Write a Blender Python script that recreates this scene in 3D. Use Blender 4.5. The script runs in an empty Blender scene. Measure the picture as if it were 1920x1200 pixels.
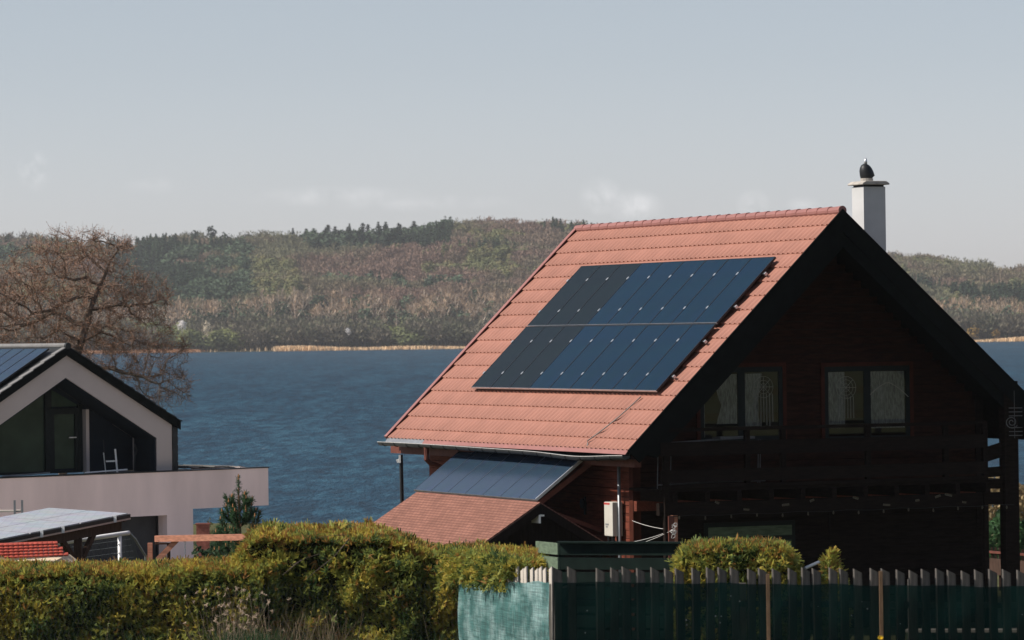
import bpy, math, random
import numpy as np
from mathutils import Vector, Matrix
from mathutils.kdtree import KDTree

R = math.radians
rng = np.random.default_rng(7)
random.seed(7)
SC = bpy.context.scene
COL = SC.collection

# ------------------------------------------------------------------ camera, sky, sun, exposure
FPX, HOR, ROLL = 7500.0, 622.0, 0.0133       # focal length in photo pixels, horizon row, camera roll
cam_d = bpy.data.cameras.new('camera')
cam = bpy.data.objects.new('camera', cam_d)
COL.objects.link(cam)
cam_d.sensor_width = 36.0
cam_d.lens = FPX / 1920.0 * 36.0
cam_d.clip_start = 0.5
cam_d.clip_end = 20000
cam.matrix_world = Matrix.Rotation(R(90) + (HOR - 600) / FPX, 4, 'X') @ Matrix.Rotation(-ROLL, 4, 'Z')
cam_d.dof.use_dof = True
cam_d.dof.focus_distance = 70.0
cam_d.dof.aperture_fstop = 5.6
SC.camera = cam

SUN_EL = R(42)
SUN_H = Vector((-0.987, -0.16, 0)).normalized()
SUN_DIR = Vector((SUN_H.x * math.cos(SUN_EL), SUN_H.y * math.cos(SUN_EL), math.sin(SUN_EL)))
SKY_STRENGTH = 0.093
sun_d = bpy.data.lights.new('sun', 'SUN')
sun_d.energy = 5.0
sun_d.angle = R(0.53)
sun_d.color = (1.0, 0.94, 0.86)
sun = bpy.data.objects.new('sun', sun_d)
COL.objects.link(sun)
sun.rotation_euler = SUN_DIR.to_track_quat('Z', 'Y').to_euler()

world = bpy.data.worlds.new('World')
SC.world = world
world.use_nodes = True
wt = world.node_tree
wt.nodes.clear()
def wn(t, **k):
    n = wt.nodes.new(t)
    for a, b in k.items(): setattr(n, a, b)
    return n
sky = wn('ShaderNodeTexSky')
sky.sky_type = 'NISHITA'
sky.sun_disc = False
sky.sun_elevation = SUN_EL
sky.sun_rotation = math.atan2(SUN_H.x, SUN_H.y)
sky.altitude = 50
sky.air_density = 1.0
sky.dust_density = 0.6
sky.ozone_density = 2.0
hs = wn('ShaderNodeHueSaturation'); hs.inputs['Saturation'].default_value = 0.6
wt.links.new(sky.outputs[0], hs.inputs['Color'])
tint = wn('ShaderNodeMix', data_type='RGBA', blend_type='MULTIPLY')
tint.inputs[0].default_value = 1.0
tint.inputs[7].default_value = (1.0, 1.0, 1.0, 1)
wt.links.new(hs.outputs[0], tint.inputs[6])
# faint fair-weather cloud puffs low over the hills
geo = wn('ShaderNodeTexCoord')
sx = wn('ShaderNodeSeparateXYZ'); wt.links.new(geo.outputs['Generated'], sx.inputs[0])
el = wn('ShaderNodeMapRange'); el.inputs[1].default_value = 0.02; el.inputs[2].default_value = 0.085
wt.links.new(sx.outputs['Z'], el.inputs[0])
tg = wn('ShaderNodeMix', data_type='RGBA'); tg.inputs[6].default_value = (1.0, 0.992, 1.15, 1); tg.inputs[7].default_value = (0.885, 0.872, 0.935, 1)
wt.links.new(el.outputs[0], tg.inputs[0]); wt.links.new(tg.outputs[2], tint.inputs[7])
nz = wn('ShaderNodeTexNoise'); nz.inputs['Scale'].default_value = 150.0; nz.inputs['Detail'].default_value = 6; nz.inputs['Roughness'].default_value = 0.6
wt.links.new(geo.outputs['Generated'], nz.inputs['Vector'])
acc = None
# (azimuth x, elevation z, half width, half height, strength) of each puff as directions in the sky
for (cx, cz, rx, rz_, st) in ((-0.118, 0.0415, 0.0035, 0.0042, 0.9), (0.0225, 0.0335, 0.0045, 0.004, 0.8), (0.031, 0.031, 0.006, 0.0035, 0.9), (0.0605, 0.031, 0.0035, 0.003, 0.7),
                              (-0.045, 0.0345, 0.020, 0.0022, 0.40), (-0.024, 0.0325, 0.022, 0.0018, 0.30), (-0.089, 0.0375, 0.006, 0.0018, 0.25), (0.073, 0.0305, 0.004, 0.002, 0.4)):
    a = wn('ShaderNodeVectorMath', operation='SUBTRACT'); a.inputs[1].default_value = (cx, 1.0, cz); wt.links.new(geo.outputs['Generated'], a.inputs[0])
    m_ = wn('ShaderNodeVectorMath', operation='MULTIPLY'); m_.inputs[1].default_value = (1 / rx, 0.0 if False else 8.0, 1 / rz_); wt.links.new(a.outputs[0], m_.inputs[0])
    l_ = wn('ShaderNodeVectorMath', operation='LENGTH'); wt.links.new(m_.outputs[0], l_.inputs[0])
    r_ = wn('ShaderNodeMapRange'); r_.inputs[1].default_value = 1.3; r_.inputs[2].default_value = 0.0; r_.inputs[3].default_value = 0.0; r_.inputs[4].default_value = st
    wt.links.new(l_.outputs['Value'], r_.inputs[0])
    if acc is None: acc = r_
    else:
        s_ = wn('ShaderNodeMath', operation='MAXIMUM'); wt.links.new(acc.outputs[0], s_.inputs[0]); wt.links.new(r_.outputs[0], s_.inputs[1]); acc = s_
nr = wn('ShaderNodeMapRange'); nr.inputs[1].default_value = 0.36; nr.inputs[2].default_value = 0.66; wt.links.new(nz.outputs['Fac'], nr.inputs[0])
mu = wn('ShaderNodeMath', operation='MULTIPLY'); wt.links.new(acc.outputs[0], mu.inputs[0]); wt.links.new(nr.outputs[0], mu.inputs[1])
mu2 = wn('ShaderNodeMath', operation='MULTIPLY'); mu2.inputs[1].default_value = 0.75; wt.links.new(mu.outputs[0], mu2.inputs[0])
cl = wn('ShaderNodeMix', data_type='RGBA'); cl.inputs[7].default_value = (9.0, 8.9, 9.0, 1)
wt.links.new(mu2.outputs[0], cl.inputs[0]); wt.links.new(tint.outputs[2], cl.inputs[6])
bg = wn('ShaderNodeBackground'); bg.inputs[1].default_value = SKY_STRENGTH
wt.links.new(cl.outputs[2], bg.inputs[0])
wo = wn('ShaderNodeOutputWorld'); wt.links.new(bg.outputs[0], wo.inputs[0])

SC.view_settings.view_transform = 'Standard'
SC.view_settings.look = 'None'
SC.view_settings.exposure = 0.33
SC.view_settings.gamma = 1
SC.render.engine = 'CYCLES'

# ------------------------------------------------------------------ helpers
def unroll(px, py):
    k = -ROLL
    A = px - 960.0; B = 600.0 - py
    return A * math.cos(k) - B * math.sin(k), A * math.sin(k) + B * math.cos(k) + (HOR - 600)
def at(px, py, Y):
    """the place Y metres out that a point of the photograph was measured at"""
    a, b = unroll(px, py)
    return Vector((a / FPX * Y, Y, b / FPX * Y))
def pix(p):
    a = FPX * p[0] / p[1]; b = FPX * p[2] / p[1] - (HOR - 600); k = -ROLL
    return 960 + a * math.cos(k) + b * math.sin(k), 600 - (-a * math.sin(k) + b * math.cos(k))
def lin(r, g, b):
    f = lambda c: (c / 255 / 12.92) if c / 255 <= 0.04045 else ((c / 255 + 0.055) / 1.055) ** 2.4
    return (f(r), f(g), f(b))

class MB:
    def __init__(s, off=(0, 0, 0)):
        s.v = []; s.f = []; s.m = []; s.off = off
    def add(s, vs, fs, m=0):
        n = len(s.v)
        s.v += [(v[0] + s.off[0], v[1] + s.off[1], v[2] + s.off[2]) for v in vs]
        s.f += [tuple(i + n for i in f) for f in fs]
        s.m += [m] * len(fs)
    def box(s, x0, x1, y0, y1, z0, z1, m=0):
        s.add([(x0,y0,z0),(x1,y0,z0),(x1,y1,z0),(x0,y1,z0),(x0,y0,z1),(x1,y0,z1),(x1,y1,z1),(x0,y1,z1)],
              [(0,3,2,1),(4,5,6,7),(0,1,5,4),(1,2,6,5),(2,3,7,6),(3,0,4,7)], m)
    def beam(s, p, q, w, h, up=(0, 0, 1), m=0):
        p = Vector(p); q = Vector(q); d = (q - p).normalized(); up = Vector(up)
        a = d.cross(up)
        if a.length < 1e-4: a = d.cross(Vector((0, 1, 0)))
        a.normalize(); b = a.cross(d).normalized()
        a *= w / 2; b *= h / 2
        s.add([p-a-b, p+a-b, p+a+b, p-a+b, q-a-b, q+a-b, q+a+b, q-a+b],
              [(0,1,2,3),(4,7,6,5),(0,4,5,1),(1,5,6,2),(2,6,7,3),(3,7,4,0)], m)
    def tube(s, pts, rad, n=8, m=0, caps=True):
        pts = [Vector(p) for p in pts]
        if not hasattr(rad, '__len__'): rad = [rad] * len(pts)
        ring = []; vs = []; fs = []
        for i, p in enumerate(pts):
            d = (pts[min(i+1, len(pts)-1)] - pts[max(i-1, 0)]).normalized()
            a = d.cross(Vector((0.13, 0.27, 0.95)))
            if a.length < 1e-3: a = d.cross(Vector((0, 1, 0)))
            a.normalize(); b = d.cross(a).normalized()
            for k in range(n):
                t = 2 * math.pi * k / n
                vs.append(p + a * math.cos(t) * rad[i] + b * math.sin(t) * rad[i])
        for i in range(len(pts) - 1):
            for k in range(n):
                k2 = (k + 1) % n
                fs.append((i*n+k, i*n+k2, (i+1)*n+k2, (i+1)*n+k))
        if caps:
            fs.append(tuple(range(n-1, -1, -1))); fs.append(tuple((len(pts)-1)*n + k for k in range(n)))
        s.add(vs, fs, m)
    def prism(s, poly, vec, m=0):
        n = len(poly); vec = Vector(vec)
        vs = [Vector(p) for p in poly] + [Vector(p) + vec for p in poly]
        fs = [tuple(range(n)), tuple(range(2*n-1, n-1, -1))] + [(i, i+n, (i+1) % n + n, (i+1) % n) for i in range(n)]
        s.add(vs, fs, m)
    def build(s, name, mats, parent=None, origin=None, smooth=False, bevel=0):
        vs = s.v
        o3 = Vector((0, 0, 0))
        if origin is not None:
            o3 = Vector(origin)
            vs = [(v[0]-o3.x, v[1]-o3.y, v[2]-o3.z) for v in vs]
        me = bpy.data.meshes.new(name)
        me.from_pydata(vs, [], s.f)
        if not isinstance(mats, (list, tuple)): mats = [mats]
        for mt in mats: me.materials.append(mt)
        if len(mats) > 1: me.polygons.foreach_set('material_index', s.m)
        bm_fix(me)
        if smooth: me.polygons.foreach_set('use_smooth', [True] * len(me.polygons))
        ob = bpy.data.objects.new(name, me)
        COL.objects.link(ob)
        if parent is not None: ob.parent = parent
        elif origin is not None: ob.location = o3
        if bevel:
            b = ob.modifiers.new('bevel', 'BEVEL'); b.width = bevel; b.segments = 2; b.limit_method = 'ANGLE'
        return ob

import bmesh
def bm_fix(me):
    if len(me.polygons) > 20000: return
    bm = bmesh.new(); bm.from_mesh(me)
    bmesh.ops.recalc_face_normals(bm, faces=bm.faces)
    bm.to_mesh(me); bm.free()

def np_mesh(name, quads, mats, tints=None, midx=None, parent=None, origin=None):
    """quads: (N,4,3) float array -> one mesh object; tints (N,3) go to a per-face colour attribute"""
    q = np.asarray(quads, dtype=np.float32)
    o3 = np.zeros(3, np.float32) if origin is None else np.array(origin, np.float32)
    q = q - o3
    n = len(q)
    me = bpy.data.meshes.new(name)
    me.vertices.add(n * 4); me.loops.add(n * 4); me.polygons.add(n)
    me.vertices.foreach_set('co', q.reshape(-1))
    me.loops.foreach_set('vertex_index', np.arange(n * 4, dtype=np.int32))
    me.polygons.foreach_set('loop_start', np.arange(0, n * 4, 4, dtype=np.int32))
    me.polygons.foreach_set('loop_total', np.full(n, 4, dtype=np.int32))
    if not isinstance(mats, (list, tuple)): mats = [mats]
    for mt in mats: me.materials.append(mt)
    if midx is not None: me.polygons.foreach_set('material_index', np.asarray(midx, np.int32))
    if tints is not None:
        ca = me.color_attributes.new('tint', 'FLOAT_COLOR', 'CORNER')
        t = np.ones((n, 4, 4), np.float32); t[:, :, :3] = np.asarray(tints, np.float32)[:, None, :]
        ca.data.foreach_set('color', t.reshape(-1))
    me.update(); me.validate()
    ob = bpy.data.objects.new(name, me)
    COL.objects.link(ob)
    if parent is not None: ob.parent = parent
    elif origin is not None: ob.location = Vector([float(c) for c in o3])
    return ob

def tag(o, label=None, cat=None, group=None, kind=None):
    if label: o['label'] = label
    if cat: o['category'] = cat
    if group: o['group'] = group
    if kind: o['kind'] = kind
    return o
def thing(name, label, cat, loc=(0, 0, 0), rz=0, group=None):
    o = bpy.data.objects.new(name, None)
    COL.objects.link(o); o.location = loc; o.rotation_euler = (0, 0, rz)
    o.empty_display_size = 0.2
    return tag(o, label, cat, group)
def copy_tree(o, parent=None):
    c = o.copy(); COL.objects.link(c)
    if parent is not None: c.parent = parent
    for ch in list(o.children): copy_tree(ch, c)
    return c

# ------------------------------------------------------------------ materials
def mat(name, col, rough=0.7, spec=0.3, var=0.15, scale=6.0, bump=0.0, bscale=40.0, metal=0.0, stretch=(1, 1, 1), col2=None, coat=0.0):
    m = bpy.data.materials.new(name); m.use_nodes = True
    t = m.node_tree; p = t.nodes['Principled BSDF']
    p.inputs['Roughness'].default_value = rough
    p.inputs['Specular IOR Level'].default_value = spec
    p.inputs['Metallic'].default_value = metal
    if coat: p.inputs['Coat Weight'].default_value = coat
    tc = t.nodes.new('ShaderNodeTexCoord'); mp = t.nodes.new('ShaderNodeMapping')
    mp.inputs['Scale'].default_value = stretch
    t.links.new(tc.outputs['Object'], mp.inputs[0])
    n = t.nodes.new('ShaderNodeTexNoise'); n.inputs['Scale'].default_value = scale; n.inputs['Detail'].default_value = 6
    t.links.new(mp.outputs[0], n.inputs['Vector'])
    r = t.nodes.new('ShaderNodeValToRGB')
    c2 = col2 if col2 else tuple(min(1, c * (1 + var)) for c in col)
    c1 = tuple(c * (1 - var) for c in col)
    r.color_ramp.elements[0].position = 0.3; r.color_ramp.elements[0].color = (*c1, 1)
    r.color_ramp.elements[1].position = 0.7; r.color_ramp.elements[1].color = (*c2, 1)
    t.links.new(n.outputs['Fac'], r.inputs[0]); t.links.new(r.outputs[0], p.inputs['Base Color'])
    if bump:
        n2 = t.nodes.new('ShaderNodeTexNoise'); n2.inputs['Scale'].default_value = bscale; n2.inputs['Detail'].default_value = 4
        t.links.new(mp.outputs[0], n2.inputs['Vector'])
        b = t.nodes.new('ShaderNodeBump'); b.inputs['Strength'].default_value = bump; b.inputs['Distance'].default_value = 0.02
        t.links.new(n2.outputs['Fac'], b.inputs['Height']); t.links.new(b.outputs[0], p.inputs['Normal'])
    return m
def leaf_mat(name, rough=0.6, trans=0.25, spec=0.2):
    m = bpy.data.materials.new(name); m.use_nodes = True
    t = m.node_tree; p = t.nodes['Principled BSDF']
    a = t.nodes.new('ShaderNodeAttribute'); a.attribute_name = 'tint'
    t.links.new(a.outputs['Color'], p.inputs['Base Color'])
    p.inputs['Roughness'].default_value = rough; p.inputs['Specular IOR Level'].default_value = spec
    if trans:
        tr = t.nodes.new('ShaderNodeBsdfTranslucent'); mx = t.nodes.new('ShaderNodeMixShader'); mx.inputs[0].default_value = trans
        t.links.new(a.outputs['Color'], tr.inputs[0]); t.links.new(p.outputs[0], mx.inputs[1]); t.links.new(tr.outputs[0], mx.inputs[2])
        t.links.new(mx.outputs[0], t.nodes['Material Output'].inputs[0])
    return m
def glass_mat(name, col=(0.02, 0.03, 0.03), clear=0.85, rough=0.02):
    m = bpy.data.materials.new(name); m.use_nodes = True
    t = m.node_tree; t.nodes.remove(t.nodes['Principled BSDF'])
    tr = t.nodes.new('ShaderNodeBsdfTransparent'); tr.inputs[0].default_value = (clear, clear, clear, 1)
    gl = t.nodes.new('ShaderNodeBsdfGlossy'); gl.inputs['Roughness'].default_value = rough
    gl.inputs[0].default_value = (0.9, 0.95, 0.95, 1)
    fr = t.nodes.new('ShaderNodeFresnel'); fr.inputs[0].default_value = 1.5
    mx = t.nodes.new('ShaderNodeMixShader')
    t.links.new(fr.outputs[0], mx.inputs[0]); t.links.new(tr.outputs[0], mx.inputs[1]); t.links.new(gl.outputs[0], mx.inputs[2])
    t.links.new(mx.outputs[0], t.nodes['Material Output'].inputs[0])
    return m
def panel_mat(name, col, spec=0.5, rough=0.12, line=0.35, lc=(0.03, 0.04, 0.05), cell=0.152):
    """dark photovoltaic glass with a fine grid of cell gaps (object space, metres)"""
    m = bpy.data.materials.new(name); m.use_nodes = True
    t = m.node_tree; p = t.nodes['Principled BSDF']
    tc = t.nodes.new('ShaderNodeTexCoord')
    br = t.nodes.new('ShaderNodeTexBrick'); br.offset = 0; br.inputs['Scale'].default_value = 1.0
    br.inputs['Brick Width'].default_value = cell; br.inputs['Row Height'].default_value = cell
    br.inputs['Mortar Size'].default_value = 0.003; br.inputs['Mortar Smooth'].default_value = 0.2
    br.inputs['Color1'].default_value = (*col, 1); br.inputs['Color2'].default_value = tuple(c * 0.88 for c in col) + (1,)
    br.inputs['Mortar'].default_value = (*lc, 1)
    t.links.new(tc.outputs['Object'], br.inputs['Vector'])
    n = t.nodes.new('ShaderNodeTexNoise'); n.inputs['Scale'].default_value = 2.2; n.inputs['Detail'].default_value = 5
    t.links.new(tc.outputs['Object'], n.inputs['Vector'])
    mx = t.nodes.new('ShaderNodeMix'); mx.data_type = 'RGBA'; mx.blend_type = 'MULTIPLY'; mx.inputs[0].default_value = 0.35
    t.links.new(br.outputs['Color'], mx.inputs[6]); t.links.new(n.outputs['Color'], mx.inputs[7])
    t.links.new(mx.outputs[2], p.inputs['Base Color'])
    p.inputs['Roughness'].default_value = rough; p.inputs['Specular IOR Level'].default_value = spec
    return m

M = {}
M['tile'] = mat('red_metal_tile', (0.285, 0.130, 0.094), 0.6, 0.2, 0.09, 2.2, 0.06, 60)
M['tile_trim'] = mat('red_trim', (0.255, 0.112, 0.096), 0.5, 0.3, 0.1, 3)
M['dark_wood'] = mat('stained_and_shaded_wood', (0.0125, 0.0088, 0.0072), 0.9, 0.02, 0.45, 5, 0.2, 30, stretch=(1, 1, 5))
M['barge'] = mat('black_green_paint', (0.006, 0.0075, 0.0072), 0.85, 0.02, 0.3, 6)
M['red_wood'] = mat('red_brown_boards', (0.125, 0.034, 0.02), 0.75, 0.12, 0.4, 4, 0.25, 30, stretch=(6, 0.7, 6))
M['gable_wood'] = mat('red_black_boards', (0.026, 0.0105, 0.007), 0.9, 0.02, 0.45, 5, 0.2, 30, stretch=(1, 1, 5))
M['frame_grey'] = mat('slate_panel_frame', (0.035, 0.045, 0.06), 0.4, 0.3, 0.15, 10)
M['conduit'] = mat('grey_conduit', (0.16, 0.15, 0.14), 0.5, 0.3, 0.2, 10)
M['chime'] = mat('dull_chime_metal', (0.11, 0.11, 0.11), 0.5, 0.3, 0.2, 10)
M['bounce'] = mat('pale_bounce_sheet', (0.5, 0.45, 0.4), 0.9, 0.1, 0.12, 2)
M['trim_wood'] = mat('dark_red_trim', (0.055, 0.016, 0.010), 0.8, 0.05, 0.3, 6)
M['red_paint'] = mat('red_painted_timber', (0.12, 0.04, 0.028), 0.6, 0.2, 0.2, 8)
M['black'] = mat('black_metal', (0.012, 0.013, 0.014), 0.5, 0.3, 0.2, 10)
M['gutter'] = mat('grey_black_gutter', (0.02, 0.024, 0.026), 0.5, 0.3, 0.3, 8)
M['gutter_lip'] = mat('bright_gutter_lip', (0.42, 0.41, 0.38), 0.35, 0.5, 0.2, 12)
M['alu'] = mat('aluminium', (0.55, 0.56, 0.57), 0.35, 0.5, 0.12, 10, metal=0.6)
M['frame_black'] = mat('anodised_black_frame', (0.012, 0.013, 0.015), 0.4, 0.4, 0.15, 10)
M['pv_black'] = panel_mat('pv_glass_black', (0.0065, 0.0128, 0.0135), 0.08, 0.2, lc=(0.008, 0.010, 0.011))
M['pv_blue'] = panel_mat('pv_glass_blue', (0.003, 0.021, 0.042), 0.08, 0.2, lc=(0.009, 0.021, 0.034))
M['pv_canopy'] = panel_mat('pv_glass_canopy', (0.028, 0.05, 0.082), 0.42, 0.2, lc=(0.04, 0.06, 0.085), cell=0.125)
M['pv_blue2'] = panel_mat('pv_glass_strips', (0.02, 0.045, 0.075), 0.4, 0.15, lc=(0.01, 0.02, 0.03), cell=0.16)
M['pv_glare'] = panel_mat('pv_glass_sky_glare', (0.50, 0.50, 0.51), 0.8, 0.25, lc=(0.30, 0.31, 0.32))  # pale base colour stands in for the grazing sky reflection
M['chimney'] = mat('chimney_render', (0.46, 0.46, 0.45), 0.85, 0.15, 0.06, 3, 0.1, 60)
M['slab'] = mat('cap_concrete', (0.36, 0.33, 0.29), 0.9, 0.1, 0.2, 9)
M['window_frame'] = mat('dark_window_frame', (0.012, 0.016, 0.015), 0.6, 0.1, 0.2, 10)
M['curtain'] = mat('pale_lace', (0.30, 0.305, 0.285), 0.9, 0.05, 0.45, 16, stretch=(3, 1, 0.6))
M['lace'] = mat('white_cord', (0.30, 0.29, 0.25), 0.8, 0.1, 0.1, 12)
M['interior'] = mat('dark_room', (0.02, 0.018, 0.016), 0.9, 0.05, 0.2, 3)
M['glass'] = glass_mat('window_glass')
M['bulb'] = mat('frosted_bulb', (0.075, 0.062, 0.038), 0.3, 0.4, 0.1, 10)
M['white_paint'] = mat('white_paint', (0.78, 0.77, 0.74), 0.5, 0.3, 0.06, 8)
M['cabinet'] = mat('cream_cabinet', (0.48, 0.455, 0.40), 0.45, 0.3, 0.05, 5)
M['brand_red'] = mat('red_mark', (0.5, 0.03, 0.03), 0.5, 0.3, 0.05, 8)
M['shed_wood'] = mat('black_shed_boards', (0.012, 0.009, 0.008), 0.85, 0.05, 0.35, 5, 0.2, 30, stretch=(5, 5, 1))
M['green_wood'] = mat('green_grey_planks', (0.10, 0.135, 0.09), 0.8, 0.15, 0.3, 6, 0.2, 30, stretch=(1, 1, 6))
M['green_shade_tone'] = mat('shade_toned_planks', (0.008, 0.016, 0.013), 0.8, 0.08, 0.3, 6)  # same planks as the sunlit end, with the front's shade in the colour
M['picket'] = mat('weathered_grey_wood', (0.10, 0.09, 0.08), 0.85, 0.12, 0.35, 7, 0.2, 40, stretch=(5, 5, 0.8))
M['stake'] = mat('brown_stake', (0.16, 0.10, 0.06), 0.85, 0.1, 0.25, 9, stretch=(4, 4, 1))
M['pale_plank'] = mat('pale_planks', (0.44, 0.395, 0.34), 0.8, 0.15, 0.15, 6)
M['plaster_grey'] = mat('grey_plaster', (0.42, 0.37, 0.345), 0.92, 0.1, 0.06, 1.4, 0.08, 50)
M['plaster_pink'] = mat('warm_plaster', (0.78, 0.63, 0.575), 0.92, 0.1, 0.13, 1.3, 0.08, 50, stretch=(1, 1, 0.25))
M['roof_dark'] = mat('black_roof_tile', (0.02, 0.022, 0.023), 0.6, 0.25, 0.25, 6)
M['verge'] = mat('grey_verge_tile', (0.17, 0.165, 0.16), 0.7, 0.2, 0.15, 8)
M['dark_glass'] = mat('dark_green_glass', (0.032, 0.05, 0.036), 0.08, 0.3, 0.3, 1.5)
M['blue_wall'] = mat('dark_blue_panel', (0.012, 0.018, 0.026), 0.7, 0.1, 0.15, 4)
M['door_grey'] = mat('garage_grey', (0.05, 0.05, 0.05), 0.7, 0.2, 0.15, 3)
M['timber_red'] = mat('varnished_timber', (0.46, 0.20, 0.125), 0.6, 0.25, 0.3, 6, 0.1, 30, stretch=(0.7, 6, 6))
M['timber_dark'] = mat('dark_timber', (0.06, 0.035, 0.025), 0.75, 0.15, 0.3, 6, stretch=(5, 5, 1))
M['clay'] = mat('red_clay_tile', (0.42, 0.075, 0.045), 0.7, 0.2, 0.25, 14)
M['fresh_wood'] = mat('fresh_wood', (0.62, 0.48, 0.33), 0.75, 0.15, 0.12, 5, stretch=(0.6, 5, 5))
M['pipe_grey'] = mat('zinc_pipe', (0.22, 0.23, 0.24), 0.4, 0.5, 0.15, 8, metal=0.3)
M['brick'] = mat('red_brick', (0.17, 0.065, 0.05), 0.85, 0.1, 0.3, 14)
M['bark'] = mat('grey_brown_bark', (0.11, 0.085, 0.068), 0.9, 0.08, 0.4, 6, 0.2, 30)
M['bark_pine'] = mat('orange_pine_bark', (0.16, 0.085, 0.05), 0.9, 0.08, 0.4, 9)
M['hedge_core'] = mat('hedge_inside', (0.016, 0.018, 0.008), 0.95, 0.02, 0.4, 5)
M['wire'] = mat('wire', (0.12, 0.135, 0.14), 0.5, 0.4, 0.1, 10, metal=0.3)
M['rope'] = mat('white_rope', (0.55, 0.53, 0.50), 0.8, 0.1, 0.1, 20)
M['leaf'] = leaf_mat('leaf', 0.6, 0.45)
M['twig'] = leaf_mat('twig', 0.85, 0.0, 0.1)
M['far_leaf'] = leaf_mat('far_leaf', 0.9, 0.15, 0.05)
M['sheen_white'] = mat('white_metal', (0.75, 0.74, 0.72), 0.35, 0.4, 0.05, 8)

def net_mat():
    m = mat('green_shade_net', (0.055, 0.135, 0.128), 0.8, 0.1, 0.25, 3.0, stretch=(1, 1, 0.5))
    t = m.node_tree; p = t.nodes['Principled BSDF']
    # pale dust blotches, woven look and see-through holes
    tc = t.nodes.new('ShaderNodeTexCoord')
    n = t.nodes.new('ShaderNodeTexNoise'); n.inputs['Scale'].default_value = 2.6; n.inputs['Detail'].default_value = 8; n.inputs['Roughness'].default_value = 0.65
    t.links.new(tc.outputs['Object'], n.inputs['Vector'])
    r = t.nodes.new('ShaderNodeValToRGB'); r.color_ramp.elements[0].position = 0.46; r.color_ramp.elements[1].position = 0.70
    t.links.new(n.outputs['Fac'], r.inputs[0])
    old = p.inputs['Base Color'].links[0].from_socket
    mx = t.nodes.new('ShaderNodeMix'); mx.data_type = 'RGBA'
    mx.inputs[7].default_value = (0.30, 0.42, 0.41, 1)
    mul = t.nodes.new('ShaderNodeMath'); mul.operation = 'MULTIPLY'; mul.inputs[1].default_value = 0.75
    t.links.new(r.outputs[0], mul.inputs[0]); t.links.new(mul.outputs[0], mx.inputs[0])
    t.links.new(old, mx.inputs[6]); t.links.new(mx.outputs[2], p.inputs['Base Color'])
    # woven threads: fine upright and level bands
    for st in ((70, 70, 2.5), (3, 3, 80)):
        mp = t.nodes.new('ShaderNodeMapping'); mp.inputs['Scale'].default_value = st; t.links.new(tc.outputs['Object'], mp.inputs[0])
        nn_ = t.nodes.new('ShaderNodeTexNoise'); nn_.inputs['Scale'].default_value = 1.0; nn_.inputs['Detail'].default_value = 3; t.links.new(mp.outputs[0], nn_.inputs['Vector'])
        rr_ = t.nodes.new('ShaderNodeMapRange'); rr_.inputs[1].default_value = 0.3; rr_.inputs[2].default_value = 0.7; rr_.inputs[3].default_value = 0.62; rr_.inputs[4].default_value = 1.25
        t.links.new(nn_.outputs['Fac'], rr_.inputs[0])
        mm = t.nodes.new('ShaderNodeMix'); mm.data_type = 'RGBA'; mm.blend_type = 'MULTIPLY'; mm.inputs[0].default_value = 1.0
        src = p.inputs['Base Color'].links[0].from_socket
        t.links.new(src, mm.inputs[6]); t.links.new(rr_.outputs[0], mm.inputs[7]); t.links.new(mm.outputs[2], p.inputs['Base Color'])
    tr = t.nodes.new('ShaderNodeBsdfTransparent'); ms = t.nodes.new('ShaderNodeMixShader'); ms.inputs[0].default_value = 0.15
    t.links.new(p.outputs[0], ms.inputs[1]); t.links.new(tr.outputs[0], ms.inputs[2])
    t.links.new(ms.outputs[0], t.nodes['Material Output'].inputs[0])
    return m
def front_net_mat():  # same netting as the sunlit return, shade put into the darker colour
    m = mat('shade_toned_net', (0.003, 0.021, 0.018), 0.85, 0.05, 0.25, 3.0)
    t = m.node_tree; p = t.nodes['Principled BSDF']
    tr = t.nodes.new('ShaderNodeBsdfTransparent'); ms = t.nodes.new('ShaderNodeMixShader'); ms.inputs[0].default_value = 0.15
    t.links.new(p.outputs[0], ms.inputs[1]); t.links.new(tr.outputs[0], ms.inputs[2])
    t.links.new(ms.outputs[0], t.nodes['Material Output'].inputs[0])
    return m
M['net'] = net_mat(); M['net_front'] = front_net_mat()

def shingle_mat():
    m = bpy.data.materials.new('felt_shingle'); m.use_nodes = True
    t = m.node_tree; p = t.nodes['Principled BSDF']
    tc = t.nodes.new('ShaderNodeTexCoord')
    br = t.nodes.new('ShaderNodeTexBrick'); br.inputs['Scale'].default_value = 1.0
    br.inputs['Brick Width'].default_value = 0.16; br.inputs['Row Height'].default_value = 0.075; br.inputs['Mortar Size'].default_value = 0.012
    br.inputs['Color1'].default_value = (0.25, 0.116, 0.084, 1); br.inputs['Color2'].default_value = (0.19, 0.088, 0.064, 1)
    br.inputs['Mortar'].default_value = (0.13, 0.06, 0.045, 1); br.inputs['Mortar Smooth'].default_value = 0.3
    t.links.new(tc.outputs['Object'], br.inputs['Vector'])
    n = t.nodes.new('ShaderNodeTexNoise'); n.inputs['Scale'].default_value = 1.5; n.inputs['Detail'].default_value = 5
    t.links.new(tc.outputs['Object'], n.inputs['Vector'])
    mx = t.nodes.new('ShaderNodeMix'); mx.data_type = 'RGBA'; mx.blend_type = 'OVERLAY'; mx.inputs[0].default_value = 0.35
    t.links.new(br.outputs['Color'], mx.inputs[6]); t.links.new(n.outputs['Fac'], mx.inputs[7])
    t.links.new(mx.outputs[2], p.inputs['Base Color']); p.inputs['Roughness'].default_value = 0.9
    p.inputs['Specular IOR Level'].default_value = 0.15
    b = t.nodes.new('ShaderNodeBump'); b.inputs['Strength'].default_value = 0.5; b.inputs['Distance'].default_value = 0.012; b.invert = True
    t.links.new(br.outputs['Fac'], b.inputs['Height']); t.links.new(b.outputs[0], p.inputs['Normal'])
    return m
M['shingle'] = shingle_mat()

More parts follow.
